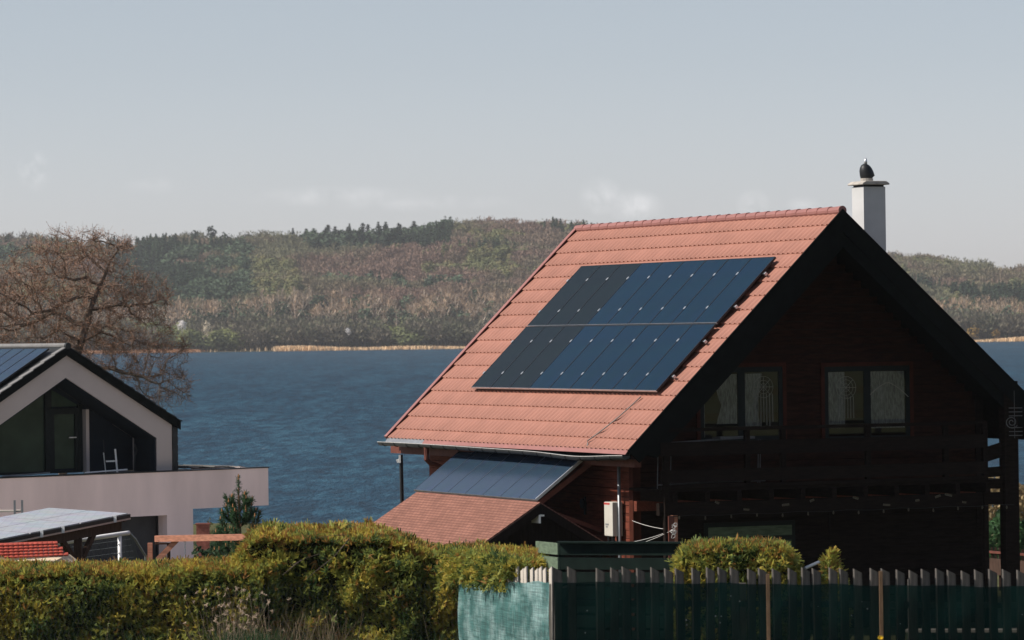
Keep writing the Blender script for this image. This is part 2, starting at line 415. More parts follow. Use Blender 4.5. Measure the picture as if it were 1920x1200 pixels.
def water_mat():
    m = bpy.data.materials.new('lake_water'); m.use_nodes = True
    t = m.node_tree; p = t.nodes['Principled BSDF']
    tc = t.nodes.new('ShaderNodeTexCoord')
    def noise(sx, sy, detail, rough):
        mp = t.nodes.new('ShaderNodeMapping'); mp.inputs['Scale'].default_value = (sx, sy, 1)
        t.links.new(tc.outputs['Object'], mp.inputs[0])
        n = t.nodes.new('ShaderNodeTexNoise'); n.inputs['Scale'].default_value = 1.0; n.inputs['Detail'].default_value = detail; n.inputs['Roughness'].default_value = rough
        t.links.new(mp.outputs[0], n.inputs['Vector']); return n
    n1 = noise(1.6, 0.55, 5, 0.65)
    b = t.nodes.new('ShaderNodeBump'); b.inputs['Strength'].default_value = 1.0; b.inputs['Distance'].default_value = 0.7
    t.links.new(n1.outputs['Fac'], b.inputs['Height']); t.links.new(b.outputs[0], p.inputs['Normal'])
    # deep blue base; light and dark ripple reflections painted in as streaks
    n2a = noise(0.75, 0.16, 8, 0.75); n2b = noise(0.16, 0.014, 6, 0.75)
    n2 = t.nodes.new('ShaderNodeMix'); n2.data_type = 'FLOAT'; n2.inputs[0].default_value = 0.32
    t.links.new(n2a.outputs['Fac'], n2.inputs[2]); t.links.new(n2b.outputs['Fac'], n2.inputs[3])
    r = t.nodes.new('ShaderNodeValToRGB')
    e = r.color_ramp.elements
    e[0].position = 0.44; e[0].color = (0.0003, 0.012, 0.027, 1)
    e[1].position = 0.575; e[1].color = (0.021, 0.080, 0.118, 1)
    k = e.new(0.50); k.color = (0.0018, 0.030, 0.058, 1)
    t.links.new(n2.outputs[0], r.inputs[0])
    # sheen of ruffled lanes and sky reflection towards this shore, painted in paler blue
    n3 = noise(0.012, 0.03, 4, 0.5)
    sx = t.nodes.new('ShaderNodeSeparateXYZ'); t.links.new(tc.outputs['Object'], sx.inputs[0])
    sh = t.nodes.new('ShaderNodeMapRange'); sh.inputs[1].default_value = 420; sh.inputs[2].default_value = 150; t.links.new(sx.outputs['Y'], sh.inputs[0])
    ad = t.nodes.new('ShaderNodeMath'); ad.operation = 'MULTIPLY_ADD'; ad.inputs[1].default_value = 0.5; t.links.new(n3.outputs['Fac'], ad.inputs[0]); t.links.new(sh.outputs[0], ad.inputs[2])
    m2 = t.nodes.new('ShaderNodeMath'); m2.operation = 'MULTIPLY'; m2.inputs[1].default_value = 0.45; t.links.new(ad.outputs[0], m2.inputs[0])
    mx = t.nodes.new('ShaderNodeMix'); mx.data_type = 'RGBA'; mx.inputs[7].default_value = (0.045, 0.098, 0.14, 1)
    m3 = t.nodes.new('ShaderNodeMath'); m3.operation = 'MULTIPLY'; t.links.new(m2.outputs[0], m3.inputs[0]); t.links.new(n2.outputs[0], m3.inputs[1])
    t.links.new(m3.outputs[0], mx.inputs[0]); t.links.new(r.outputs[0], mx.inputs[6])
    # scattered whitecaps
    n4 = noise(0.5, 0.12, 2, 0.5)
    wr = t.nodes.new('ShaderNodeMapRange'); wr.inputs[1].default_value = 0.795; wr.inputs[2].default_value = 0.83; t.links.new(n4.outputs['Fac'], wr.inputs[0])
    mw = t.nodes.new('ShaderNodeMix'); mw.data_type = 'RGBA'; mw.inputs[7].default_value = (0.4, 0.45, 0.48, 1)
    t.links.new(wr.outputs[0], mw.inputs[0]); t.links.new(mx.outputs[2], mw.inputs[6])
    t.links.new(mw.outputs[2], p.inputs['Base Color'])
    p.inputs['Roughness'].default_value = 0.4; p.inputs['IOR'].default_value = 1.33
    p.inputs['Specular IOR Level'].default_value = 0.03
    return m
M['water'] = water_mat()
M['grass'] = mat('rough_grass', (0.085, 0.09, 0.04), 0.95, 0.05, 0.4, 1.2, 0.3, 20, col2=(0.10, 0.095, 0.04))
M['forest_floor'] = mat('forest_floor', (0.055, 0.05, 0.032), 0.95, 0.02, 0.4, 0.02, col2=(0.075, 0.066, 0.042))
M['reed'] = leaf_mat('reed', 0.85, 0.2, 0.1)
# ------------------------------------------------------------------ the ground, the lake, the far hills
WATER_Z = -7.0
SHORE = 1700.0
def ground_z(y):
    return float(np.interp(y, [-60, 0, 20, 45, 60, 70, 100, 138, 150, 175], [2.0, -1.75, -3.0, -4.35, -5.0, -5.4, -5.75, -6.5, -7.2, -9.0]))
def build_ground():
    xs = np.concatenate([np.linspace(-400, -40, 10), np.linspace(-36, 36, 37), np.linspace(40, 400, 10)])
    ys = np.concatenate([np.linspace(-60, 30, 8), np.linspace(34, 175, 60)])
    vs = []; fs = []
    for y in ys:
        for x in xs:
            vs.append((x, y, ground_z(y) + 0.06 * math.sin(x * 0.9 + y * 0.35) * math.sin(y * 0.6)))
    nx = len(xs)
    for j in range(len(ys) - 1):
        for i in range(nx - 1):
            a = j * nx + i; fs.append((a, a + 1, a + nx + 1, a + nx))
    b = MB(); b.add(vs, fs)
    o = b.build('ground', M['grass'], smooth=True); o['kind'] = 'structure'
build_ground()
b = MB(); b.add([(-1500, 120, WATER_Z), (1500, 120, WATER_Z), (1500, 1720, WATER_Z), (-1500, 1720, WATER_Z)], [(0, 1, 2, 3)])
o = b.build('lake_water', M['water']); o['kind'] = 'structure'

RIDGE = 2250.0
SIL = [(-1200, 470), (-700, 455), (-300, 436), (0, 441), (60, 438), (130, 448), (200, 455), (255, 453), (300, 443), (345, 437), (420, 440), (450, 440),
       (500, 433), (545, 434), (600, 437), (700, 436), (780, 430), (810, 419), (850, 412), (930, 410), (1000, 411), (1050, 413), (1100, 420),
       (1200, 428), (1350, 440), (1500, 455), (1650, 472), (1700, 475), (1750, 479), (1800, 485), (1850, 492), (1885, 498), (1930, 497), (2050, 505), (2500, 500), (3200, 520)]
TREE_PX = 30.0
_sx = np.array([s[0] for s in SIL], float); _sy = np.array([s[1] for s in SIL], float)
_st = np.array([unroll(a, c)[0] / FPX for a, c in SIL]); _sz = np.array([(unroll(a, c)[1] - TREE_PX) / FPX * RIDGE for a, c in SIL])
def hill_z(t, D):
    """height of the land at bearing t (x/y) and distance D, arrays allowed"""
    zr = np.interp(t, _st, _sz)
    s = np.clip((D - SHORE - 45) / (RIDGE - SHORE - 45), 0, 1)
    prof = 0.20 * np.clip(s / 0.12, 0, 1) + 0.80 * (np.clip((s - 0.10) / 0.90, 0, 1) ** 0.92)
    z = -6.6 + (zr + 6.6) * prof
    x = t * D
    bump = np.sin(x * 0.021 + D * 0.013 + 1.3) * np.sin(D * 0.019 - x * 0.008) + 0.6 * np.sin(x * 0.047 - D * 0.031 + 2.0) * np.sin(D * 0.041 + 0.5)
    z = z + 3.6 * bump * np.clip(s * 4, 0, 1) * np.clip((1 - s) * 3, 0, 1)
    z = z - np.clip(D - RIDGE, 0, 1e9) * 0.22
    return np.where(D < SHORE, -8.0, z)
def build_hills():
    ts = np.linspace(-0.33, 0.33, 133)
    Ds = np.concatenate([[1660, 1690, 1699.9, 1700.1], np.linspace(1715, 2250, 60), np.linspace(2275, 2600, 14)])
    T, D = np.meshgrid(ts, Ds)
    Z = hill_z(T, D)
    vs = np.stack([T * D, D, Z], -1).reshape(-1, 3).tolist(); nx = len(ts); fs = []
    for j in range(len(Ds) - 1):
        for i in range(nx - 1):
            a = j * nx + i; fs.append((a, a + 1, a + nx + 1, a + nx))
    b = MB(); b.add(vs, fs)
    o = b.build('hills', M['forest_floor'], smooth=True); o['kind'] = 'structure'
build_hills()

def noise2(x, y, s, seed):
    """cheap smooth value noise in numpy"""
    r = np.random.default_rng(seed); g = r.random((64, 64))
    u = (x / s) % 64; v = (y / s) % 64
    i = np.floor(u).astype(int); j = np.floor(v).astype(int); fu = u - i; fv = v - j
    fu = fu * fu * (3 - 2 * fu); fv = fv * fv * (3 - 2 * fv)
    i2 = (i + 1) % 64; j2 = (j + 1) % 64; i %= 64; j %= 64
    return (g[i, j] * (1 - fu) + g[i2, j] * fu) * (1 - fv) + (g[i, j2] * (1 - fu) + g[i2, j2] * fu) * fv

def unit(v):
    return v / np.maximum(np.linalg.norm(v, axis=-1, keepdims=True), 1e-9)
def quads_from(c, d, s, L, W, taper=1.0):
    """quads centred on c, long axis d (unit), side axis s (unit), length L, width W (arrays)"""
    L = np.asarray(L)[..., None] * 0.5; W = np.asarray(W)[..., None] * 0.5
    a = c - d * L; e = c + d * L
    return np.stack([a - s * W, a + s * W, e + s * W * taper, e - s * W * taper], axis=-2)
def rand_unit(n, r):
    return unit(r.normal(size=(n, 3)))
def perp(d, r):
    return unit(np.cross(d, r.normal(size=d.shape)))

def proto(kind, seed):
    """unit tree standing on z=0 with height 1 as quads (N,4,3) and a bark flag per quad"""
    r = np.random.default_rng(seed)
    Q = []; bark = []
    if kind == 'bare':            # broad crown of fine upright twigs on a short trunk
        n = 190
        p = rand_unit(n, r) * (r.random((n, 1)) ** 0.4); p[:, 2] = np.abs(p[:, 2]) * 1.0 - 0.30 * (1 - np.abs(p[:, 2])) * r.random(n)
        lump = 1 + 0.25 * np.sin(p[:, 0] * 7 + seed) * np.sin(p[:, 1] * 6 + 2 * seed)
        c = p * np.stack([0.42 * lump, 0.42 * lump, 0.50 * lump], -1) + [0, 0, 0.48]
        d = unit(p * [0.7, 0.7, 0.5] + [0, 0, 0.65] + r.normal(size=(n, 3)) * 0.35)
        Q.append(quads_from(c, d, unit(np.cross(d, p + [0, 0, 0.35]) + 0.35 * r.normal(size=(n, 3))), r.uniform(0.06, 0.13, n), r.uniform(0.04, 0.075, n), 0.7)); bark += [0] * n
    elif kind == 'leafy':
        n = 210
        p = rand_unit(n, r) * (r.random((n, 1)) ** 0.33)
        lump = 1 + 0.30 * np.sin(p[:, 0] * 6 + seed) * np.sin(p[:, 2] * 5 + 2 * seed)
        c = p * np.stack([0.36 * lump, 0.36 * lump, 0.46 * lump], -1) + [0, 0, 0.55]
        d = perp(unit(p), r)
        Q.append(quads_from(c, d, unit(np.cross(d, p + [0, 0, 0.3]) + 0.35 * r.normal(size=(n, 3))), r.uniform(0.06, 0.11, n), r.uniform(0.05, 0.08, n))); bark += [0] * n
    elif kind == 'conifer':
        n = 140
        h = r.random(n) ** 0.75
        a = r.uniform(0, 2 * np.pi, n)
        rad = (0.21 * (1 - h) + 0.012) * (0.72 + 0.28 * np.abs(np.sin(h * 23))) * r.uniform(0.45, 1.1, n)
        c = np.stack([np.cos(a) * rad, np.sin(a) * rad, 0.10 + h * 0.88], -1)
        d = unit(np.stack([np.cos(a), np.sin(a), -0.45 + 0 * a], -1))
        Q.append(quads_from(c, d, unit(np.stack([-np.sin(a), np.cos(a), 0.3 * r.normal(size=n)], -1)), 0.07 + 0.10 * (1 - h), r.uniform(0.03, 0.07, n), 0.6)); bark += [0] * n
    elif kind == 'pine':          # round-headed dark pine
        n = 120
        p = rand_unit(n, r) * (r.random((n, 1)) ** 0.4)
        lump = 1 + 0.35 * np.sin(p[:, 0] * 7 + seed) * np.sin(p[:, 2] * 6 + 2 * seed)
        c = p * np.stack([0.24 * lump, 0.24 * lump, 0.34 * lump], -1) + [0, 0, 0.64]
        d = rand_unit(n, r)
        Q.append(quads_from(c, d, perp(d, r), r.uniform(0.06, 0.11, n), r.uniform(0.05, 0.08, n))); bark += [0] * n
    elif kind == 'pole':          # slim pale stem with a thin tan head
        n = 60
        h = r.random(n); a = r.uniform(0, 2 * np.pi, n); rad = 0.16 * r.random(n) * (0.4 + np.sin(h * 3.1))
        c = np.stack([np.cos(a) * rad, np.sin(a) * rad, 0.42 + h * 0.56], -1)
        d = unit(np.stack([np.cos(a) * 0.4, np.sin(a) * 0.4, 1 + 0 * a], -1))
        Q.append(quads_from(c, d, perp(d, r), r.uniform(0.07, 0.15, n), r.uniform(0.012, 0.026, n), 0.5)); bark += [0] * n
    tw = {'bare': 0.030, 'leafy': 0.032, 'conifer': 0.028, 'pine': 0.032, 'pole': 0.030}[kind]
    th = {'bare': 0.70, 'leafy': 0.6, 'conifer': 0.9, 'pine': 0.75, 'pole': 0.94}[kind]
    for s in ((1, 0, 0), (0, 1, 0)):
        Q.append(quads_from(np.array([[0, 0, th / 2]]), np.array([[0, 0, 1.0]]), np.array([s], float), [th], [tw], 0.45)); bark += [1]
    if kind in ('bare', 'pole'):
        k = 5
        a = r.uniform(0, 2 * np.pi, k)
        d = unit(np.stack([np.cos(a) * 0.55, np.sin(a) * 0.55, 1 + 0 * a], -1))
        c = np.array([[0, 0, 0.40]]) + d * 0.20
        Q.append(quads_from(c, d, perp(d, r), np.full(k, 0.42), np.full(k, tw * 0.55), 0.3)); bark += [1] * k
    return np.concatenate(Q), np.array(bark)

PROTO = {k: [proto(k, 11 * i + j) for j in range(5)] for i, k in enumerate(('bare', 'leafy', 'conifer', 'pine', 'pole'))}
def plant(kind, pos, H, W, tint, bark, r):
    """trees of one kind as one array of quads with per-face colour"""
    Q = []; T = []
    n = len(pos); idx = r.integers(0, 5, n); rot = r.uniform(0, 2 * np.pi, n)
    for v in range(5):
        q, bk = PROTO[kind][v]
        s = np.where(idx == v)[0]
        if not len(s): continue
        c, si = np.cos(rot[s])[:, None, None], np.sin(rot[s])[:, None, None]
        X = q[None, :, :, 0]; Y = q[None, :, :, 1]; Z = q[None, :, :, 2]
        h = H[s][:, None, None]; w = W[s][:, None, None]
        out = np.stack([(X * c - Y * si) * w, (X * si + Y * c) * w, Z * h + 0 * X * w], -1) + pos[s][:, None, None, :]
        t = np.where(bk[None, :, None] == 1, bark[s][:, None, :], tint[s][:, None, :] * r.uniform(0.93, 1.07, (len(s), len(bk), 1)))
        Q.append(out.reshape(-1, 4, 3)); T.append(t.reshape(-1, 3))
    return np.concatenate(Q), np.concatenate(T)

def build_forest():
    r = np.random.default_rng(21)
    groups = {k: [] for k in ('bare', 'leafy', 'conifer', 'pine', 'pole')}
    # main slope
    n = 9500
    t = r.uniform(-0.140, 0.140, n); D = SHORE + 112 + (RIDGE - SHORE - 102) * r.random(n) ** 1.02
    z = hill_z(t, D); x = t * D
    px = 960 + t * FPX
    py = HOR - z / D * FPX - (px - 960) * ROLL - 22        # row of the crown
    n1 = noise2(x + 3000, D, 55, 1); n2 = noise2(x + 3000, D, 26, 2); n3 = noise2(x + 3000, D, 90, 3)
    hide = (px > 1130) & (px < 1640) & (py < 590) & (r.random(n) < 0.75)       # behind the house roof
    dark = ((px > 200) & (px < 470) & (py > 455) & (py < 590)) * 0.42 + ((px > 575) & (px < 850) & (py < 470 - 0.05 * np.abs(px - 700)) & (py > 400)) * 0.9 + ((px > 250) & (px < 340) & (py < 480)) * 0.3 \
        + ((px > 600) & (px < 760) & (py > 500) & (py < 550)) * 0.25 + ((px > 1700) & (py > 520) & (py < 585)) * 0.22 + ((px < 120) & (py > 460)) * 0.2
    spring = ((px > 440) & (px < 560) & (py > 490) & (py < 560)) * 0.38 + ((px > 880) & (px < 960) & (py > 470) & (py < 540)) * 0.2 + ((px > 1720) & (py > 540)) * 0.25
    for i in range(n):
        if hide[i]: continue
        a = n1[i] * 0.7 + n2[i] * 0.3
        g = 'bare'
        if a + dark[i] > 0.80: g = 'conifer' if n3[i] > 0.45 else 'pine'
        elif n2[i] * 0.6 + n3[i] * 0.4 + spring[i] > 0.72: g = 'leafy'
        groups[g].append((x[i], D[i], z[i] - 0.6))
    # band of slim pale stems above the shore wood
    m = 620
    t = r.uniform(-0.13, 0.13, m); D = SHORE + r.uniform(80, 112, m)
    for k in range(m): groups['pole' if r.random() < 0.72 else 'pine'].append((t[k] * D[k], D[k], float(hill_z(np.array(t[k]), np.array(D[k]))) - 0.5))
    # thicket along the far shore
    m = 1300
    t = r.uniform(-0.15, 0.15, m); D = SHORE + r.uniform(9, 70, m)
    zz = hill_z(t, D)
    shore = np.stack([t * D, D, zz - 0.5], -1)
    k2 = noise2(shore[:, 0] + 2000, shore[:, 1], 22, 9)
    out = {}
    P = {k: np.array(v) for k, v in groups.items() if len(v)}
    def mix(cols, n):
        c = np.array(cols)[r.integers(0, len(cols), n)]
        return c * r.uniform(0.8, 1.2, (n, 1))
    grey = lambda n, c=(0.16, 0.14, 0.12): np.array([c] * n) * r.uniform(0.7, 1.2, (n, 1))
    def emit(name, label, kind, pos, h0, h1, w0, w1, cols, bark):
        n = len(pos)
        H = r.uniform(h0, h1, n); W = r.uniform(w0, w1, n)
        tint_ = mix(cols, n)
        if name == 'bare_woodland':               # stands of different species: warm brown beeches here, olive budding birches there
            k_ = np.clip((noise2(pos[:, 0] + 2500, pos[:, 1], 70, 13) * 0.6 + noise2(pos[:, 0] + 2500, pos[:, 1], 24, 14) * 0.4 - 0.32) / 0.36, 0, 1)[:, None]
            tint_ = (np.array([[0.225, 0.15, 0.115]]) * (1 - k_) + np.array([[0.165, 0.16, 0.095]]) * k_) * r.uniform(0.88, 1.1, (n, 1))
        q, tt = plant(kind, pos, H, W, tint_, grey(n, bark), r)
        o = np_mesh(name, q, M['far_leaf'], tt)
        tag(o, label, 'forest', None, 'stuff')
    emit('bare_woodland', 'brown leafless woodland covering the far hills', 'bare', P['bare'], 8, 11.5, 8, 11.5,
         [(0.21, 0.155, 0.115), (0.225, 0.155, 0.115), (0.19, 0.15, 0.105), (0.20, 0.14, 0.11), (0.19, 0.165, 0.10), (0.17, 0.15, 0.10)], (0.26, 0.22, 0.18))
    emit('spring_woodland', 'patches of fresh green trees on the far hills', 'leafy', P['leafy'], 8, 11.5, 8.5, 12,
         [(0.165, 0.165, 0.075), (0.155, 0.15, 0.08), (0.18, 0.16, 0.075), (0.14, 0.15, 0.07)], (0.2, 0.16, 0.12))
    emit('spruce_woodland', 'dark spruce stands on the far hills', 'conifer', P['conifer'], 9, 14, 12, 16,
         [(0.049, 0.077, 0.045), (0.060, 0.088, 0.054), (0.044, 0.067, 0.045)], (0.123, 0.080, 0.060))
    emit('pine_woodland', 'blue green pine stands on the far hills', 'pine', P['pine'], 9, 13, 13, 17,
         [(0.079, 0.109, 0.066), (0.088, 0.125, 0.075), (0.067, 0.093, 0.060)], (0.245, 0.144, 0.090))
    emit('pale_stemmed_woodland', 'band of slim pale stemmed bare trees above the far shore thicket', 'pole', P['pole'], 11, 15.5, 15, 22,
         [(0.36, 0.25, 0.16), (0.31, 0.235, 0.17), (0.38, 0.27, 0.18)], (0.62, 0.52, 0.42))
    spx = 960 + t * FPX
    gs = (k2 > 0.66) | (((spx > 395) & (spx < 540)) & (k2 > 0.36)) | (((spx > 715) & (spx < 770)) & (k2 > 0.3))
    emit('shore_thicket', 'grey brown thicket along the far lake shore', 'bare', shore[~gs], 9.5, 13.5, 12, 17,
         [(0.125, 0.112, 0.08), (0.14, 0.12, 0.085), (0.115, 0.115, 0.07)], (0.2, 0.17, 0.14))
    emit('green_shore_thicket', 'light green bushes in the far shore thicket', 'leafy', shore[gs], 7.5, 11.5, 11, 15,
         [(0.165, 0.18, 0.068), (0.145, 0.165, 0.068), (0.13, 0.14, 0.065)], (0.17, 0.14, 0.11))
    # reed belt at the water's edge
    m = 16000
    t = r.uniform(-0.15, 0.15, m)
    px = 960 + t * FPX
    dens = np.clip(np.interp(px, [-200, 200, 370, 380, 510, 520, 640, 860, 1100, 1800, 2100], [1.0, 1.0, 0.5, 0.03, 0.03, 1.0, 1.0, 0.7, 0.7, 1, 1]), 0, 1)
    keep = r.random(m) < dens
    t = t[keep]; D = SHORE - 1 + r.uniform(-3, 9, len(t)); px = px[keep]
    hh = r.uniform(1.5, 2.4, len(t)) * (0.75 + 0.35 * np.sin(px * 0.02) * np.sin(px * 0.007 + 1))
    c = np.stack([t * D, D, -7.0 + hh / 2], -1)
    d = unit(np.stack([r.normal(size=len(t)) * 0.15, r.normal(size=len(t)) * 0.15, np.ones(len(t))], -1))
    q = quads_from(c, d, perp(d, r), hh, r.uniform(0.25, 0.5, len(t)), 0.5)
    tn = np.where((px < 390)[:, None], np.array([[0.5, 0.26, 0.14]]), np.array([[0.80, 0.57, 0.34]])) * r.uniform(0.8, 1.15, (len(t), 1))
    tag(np_mesh('reeds', q, M['reed'], tn), 'tan reed belt along the far lake shore', 'reeds', None, 'stuff')
build_forest()

def far_tree(name, kind, px, top, H, W, col, bark, label, cat, group, v, D=RIDGE - 8, ground=None):
    p = at(px, top, D)
    q, bk = PROTO[kind][v]
    base = Vector((p.x, p.y, p.z - H))
    e = thing(name, label, cat, base, 0, group)
    s = q * np.array([W, W, H])
    r = np.random.default_rng(int(px))
    k = bk == 0
    np_mesh('crown', s[k], M['far_leaf'], np.array([col] * k.sum()) * r.uniform(0.8, 1.2, (k.sum(), 1)), parent=e)
    np_mesh('trunk', s[~k], M['far_leaf'], np.array([bark] * (~k).sum()), parent=e)
    return e
SPRUCE = [(556, 428), (570, 426), (588, 430), (604, 424), (618, 421), (634, 425), (648, 423), (662, 421), (676, 414), (690, 420), (703, 416), (716, 421), (729, 418), (744, 414), (758, 420), (772, 415), (786, 422), (800, 425)]
for i, (x, y) in enumerate(SPRUCE):
    far_tree('spruce_tree', 'conifer', x + (-7, 4, 0, 6, -3, -6, 3)[i % 7], y - 1 + (0, 3, -2, 4, 1)[i % 5], 14 + (i * 7 % 5), 17 + (i * 5 % 7) * 2.4, (0.026, 0.044, 0.03), (0.07, 0.05, 0.04),
             'tall dark spruce in the row on the far skyline beside the bare hilltop', 'spruce tree', 'spruces on the skyline', i % 5)
_r = random.Random(9)
for i in range(46):                                   # the rest of the clump, on the slope just this side of the skyline row
    x = _r.uniform(585, 855); y0 = float(np.interp(x, [p[0] for p in SPRUCE], [p[1] for p in SPRUCE])) + _r.uniform(2, 9)
    d = _r.uniform(15, 110)
    far_tree('spruce_tree', 'conifer', x, y0 + d * 0.20, 12.5 + _r.uniform(0, 4), 22 + _r.uniform(0, 8), (0.028, 0.046, 0.032), (0.07, 0.05, 0.04),
             'dark spruce within the dense clump below the far skyline, left of the red roof ridge', 'spruce tree', 'spruces in the clump on the far hill', i % 5, RIDGE - d)
for i, (x, y) in enumerate([(268, 447), (292, 441), (318, 444)]):
    far_tree('pine_tree', 'pine', x, y, 12, 20, (0.034, 0.052, 0.038), (0.10, 0.07, 0.05), 'round dark pine on the far skyline just right of the bare tree', 'pine tree', 'pines on the skyline', i)
far_tree('pine_tree', 'pine', 364, 429, 10, 15, (0.03, 0.048, 0.036), (0.10, 0.07, 0.05), 'small flat topped pine on the far skyline, left of the tallest lone pine', 'pine tree', None, 1)
far_tree('pine_tree', 'pine', 396, 423, 11, 13, (0.03, 0.048, 0.036), (0.10, 0.07, 0.05), 'tallest lone pine rising from the bare far skyline', 'pine tree', None, 2)
far_tree('pine_tree', 'pine', 424, 435, 10, 13, (0.028, 0.046, 0.034), (0.10, 0.07, 0.05), 'dark pine just below the far skyline, right of the tallest lone pine', 'pine tree', None, 3)
far_tree('pine_tree', 'pine', 461, 437, 9, 16, (0.03, 0.048, 0.036), (0.10, 0.07, 0.05), 'low wide pine by itself on the brown far skyline', 'pine tree', None, 4)
for i, (x, y) in enumerate([(18, 432), (44, 430), (72, 436), (176, 434), (235, 440)]):
    far_tree('bare_tree', 'bare', x, y, 14, 11, (0.14, 0.12, 0.10), (0.15, 0.13, 0.11), 'tall pale leafless tree on the far skyline above the bare foreground tree', 'tree', 'leafless trees on the skyline', i)
def blossom(px, top, H, W, col, label, v):
    far_tree('blossoming_bush', 'leafy', px, top, H, W, col, (0.2, 0.17, 0.13), label, 'bush', None, v, SHORE + 7)
blossom(341, 598, 6, 6, (0.72, 0.68, 0.64), 'white blossoming bush on the far shore nearest the bare tree', 0)
blossom(387, 602, 7.5, 6, (0.55, 0.47, 0.34), 'cream blossoming bush on the far shore, right of the white one', 1)
blossom(653, 614, 3.6, 3.6, (0.70, 0.68, 0.66), 'small white blossoming bush above the tan reed belt', 2)
blossom(1824, 612, 6, 8, (0.30, 0.19, 0.05), 'orange yellow bush on the far shore next to the roof edge', 3)
blossom(1868, 616, 5, 6, (0.28, 0.17, 0.05), 'orange bush on the far shore nearest the photo edge', 4)
# ------------------------------------------------------------------ the big timber house
GZ = -5.4
AP = Vector((5.817, 70.193, 2.034)); YAW = R(23.664)
PL, PR = R(44.42), R(41.93)
SL, LEN = 5.862, 11.165
HMAT = Matrix.Translation((AP.x, AP.y, GZ)) @ Matrix.Rotation(YAW, 4, 'Z')
RZ = AP.z - GZ                                  # ridge height above the ground
house = thing('timber_house', 'large dark timber house with red tiled roof, gable balcony and white chimney', 'house', (AP.x, AP.y, GZ), YAW)
def HB(): return MB((0, 0, -GZ))               # local x along the gable, y along the ridge, z as world height
def hw(x, y, z): return HMAT @ Vector((x, y, z - GZ))

def roof_pt(side, v, u, h):
    p = PL if side < 0 else PR
    c, s = math.cos(p), math.sin(p)
    return (side * (c * v + s * h), u, AP.z - s * v + c * h)
def tiled_slope(side, slope):
    b = HB()
    step, wave = 0.35, 0.183
    us = np.arange(0.0, LEN + 1e-6, wave / 8)
    ph = (us % wave) / wave
    prof = 0.022 * np.where(ph < 0.62, np.sin(ph / 0.62 * math.pi) ** 1.2, 0.0) - 0.004 * np.where(ph >= 0.62, np.sin((ph - 0.62) / 0.38 * math.pi), 0)
    rows = []
    v = 0.0
    while v < slope - 1e-3:
        e = min(v + step, slope)
        rows += [(v, 0.000), (e, 0.012)]
        v = e
    vs = []; fs = []; nu = len(us)
    for (v, h) in rows:
        for u, pr in zip(us, prof): vs.append(roof_pt(side, v, u, h + pr * (1.5 if h > 0.004 else 0.25)))
    for j in range(len(rows) - 1):
        for i in range(nu - 1):
            a = j * nu + i; fs.append((a, a + 1, a + nu + 1, a + nu))
    # closing face under the eave
    n0 = len(vs)
    b.add(vs, fs)
    o = b.build('roof_tiles', M['tile'], house)
    return o
tiled_slope(-1, SL)
SR = 6.05
tiled_slope(1, SR)
# roof deck under the tiles, ridge cap, verge flashings, black bargeboards
b = HB()
for side, s in ((-1, SL - 0.05), (1, SR - 0.05)):
    for (h0, h1) in ((-0.16, -0.03),):
        b.prism([roof_pt(side, 0.02, 0.03, h0), roof_pt(side, 0.02, 0.03, h1), roof_pt(side, s, 0.03, h1), roof_pt(side, s, 0.03, h0)], (0, LEN - 0.06, 0))
b.build('roof_deck', M['barge'], house)
b = HB()
n = 28
for i in range(n):
    u0 = LEN * i / n; u1 = LEN * (i + 1) / n + 0.015
    pts = [Vector((0, u0 - (0.02 if i == 0 else 0), AP.z + 0.02)), Vector((0, u1, AP.z + 0.01))]
    b.tube(pts, [0.082, 0.076], 12)
b.build('ridge_cap', M['tile_trim'], house, smooth=False)
b = HB()
for side, s in ((-1, SL), (1, SR)):
    b.prism([roof_pt(side, 0.05, LEN, 0.06), roof_pt(side, s, LEN, 0.06), roof_pt(side, s, LEN, -0.10), roof_pt(side, 0.05, LEN, -0.10)], (0, 0.03, 0))
    b.prism([roof_pt(side, 0.05, LEN - 0.10, 0.064), roof_pt(side, s, LEN - 0.10, 0.064), roof_pt(side, s, LEN - 0.10, 0.05), roof_pt(side, 0.05, LEN - 0.10, 0.05)], (0, 0.13, 0))
b.build('verge_flashing', M['tile_trim'], house)
for side, s in ((-1, SL + 0.02), (1, SR + 0.02)):
    b = HB()
    p, q = (PL if side < 0 else PR), None
    top, bot = 0.035, -0.27
    ap_t = (0, -0.035, AP.z + top / math.cos(p)); ap_b = (0, -0.035, AP.z + bot / math.cos(p))
    a = roof_pt(side, s, -0.035, top); c = roof_pt(side, s, -0.035, bot)
    b.prism([ap_t, a, c, ap_b], (0, 0.035, 0))
    ap2_t = (0, 0.0, AP.z - 0.13 / math.cos(p)); ap2_b = (0, 0.0, AP.z - 0.46 / math.cos(p))
    a2 = roof_pt(side, s - 0.12, 0.0, -0.13); c2 = roof_pt(side, s - 0.3, 0.0, -0.46)
    b.prism([ap2_t, a2, c2, ap2_b], (0, 0.16, 0))
    b.build('bargeboard', M['barge'], house)

# walls: board by board
WU, WE, WX = 1.3, 10.5, 3.5                      # gable wall plane, rear wall, half width
def roof_under(x):
    return AP.z - (math.tan(PL) * -x if x < 0 else math.tan(PR) * x) - 0.24
b = HB()
z = GZ
k = 0
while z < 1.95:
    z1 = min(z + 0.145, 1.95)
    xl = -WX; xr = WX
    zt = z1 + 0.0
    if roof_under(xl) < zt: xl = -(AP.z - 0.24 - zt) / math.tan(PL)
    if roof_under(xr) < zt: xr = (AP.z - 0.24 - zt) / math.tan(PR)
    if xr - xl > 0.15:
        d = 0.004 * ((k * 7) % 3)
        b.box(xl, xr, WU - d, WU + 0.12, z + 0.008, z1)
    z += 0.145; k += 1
    if -2.95 < z < -2.80: b.build('shade_toned_gable_wall', M['dark_wood'], house); b = HB()  # same boards as above; balcony shade put into the darker wood
b.build('gable_wall', M['gable_wood'], house)
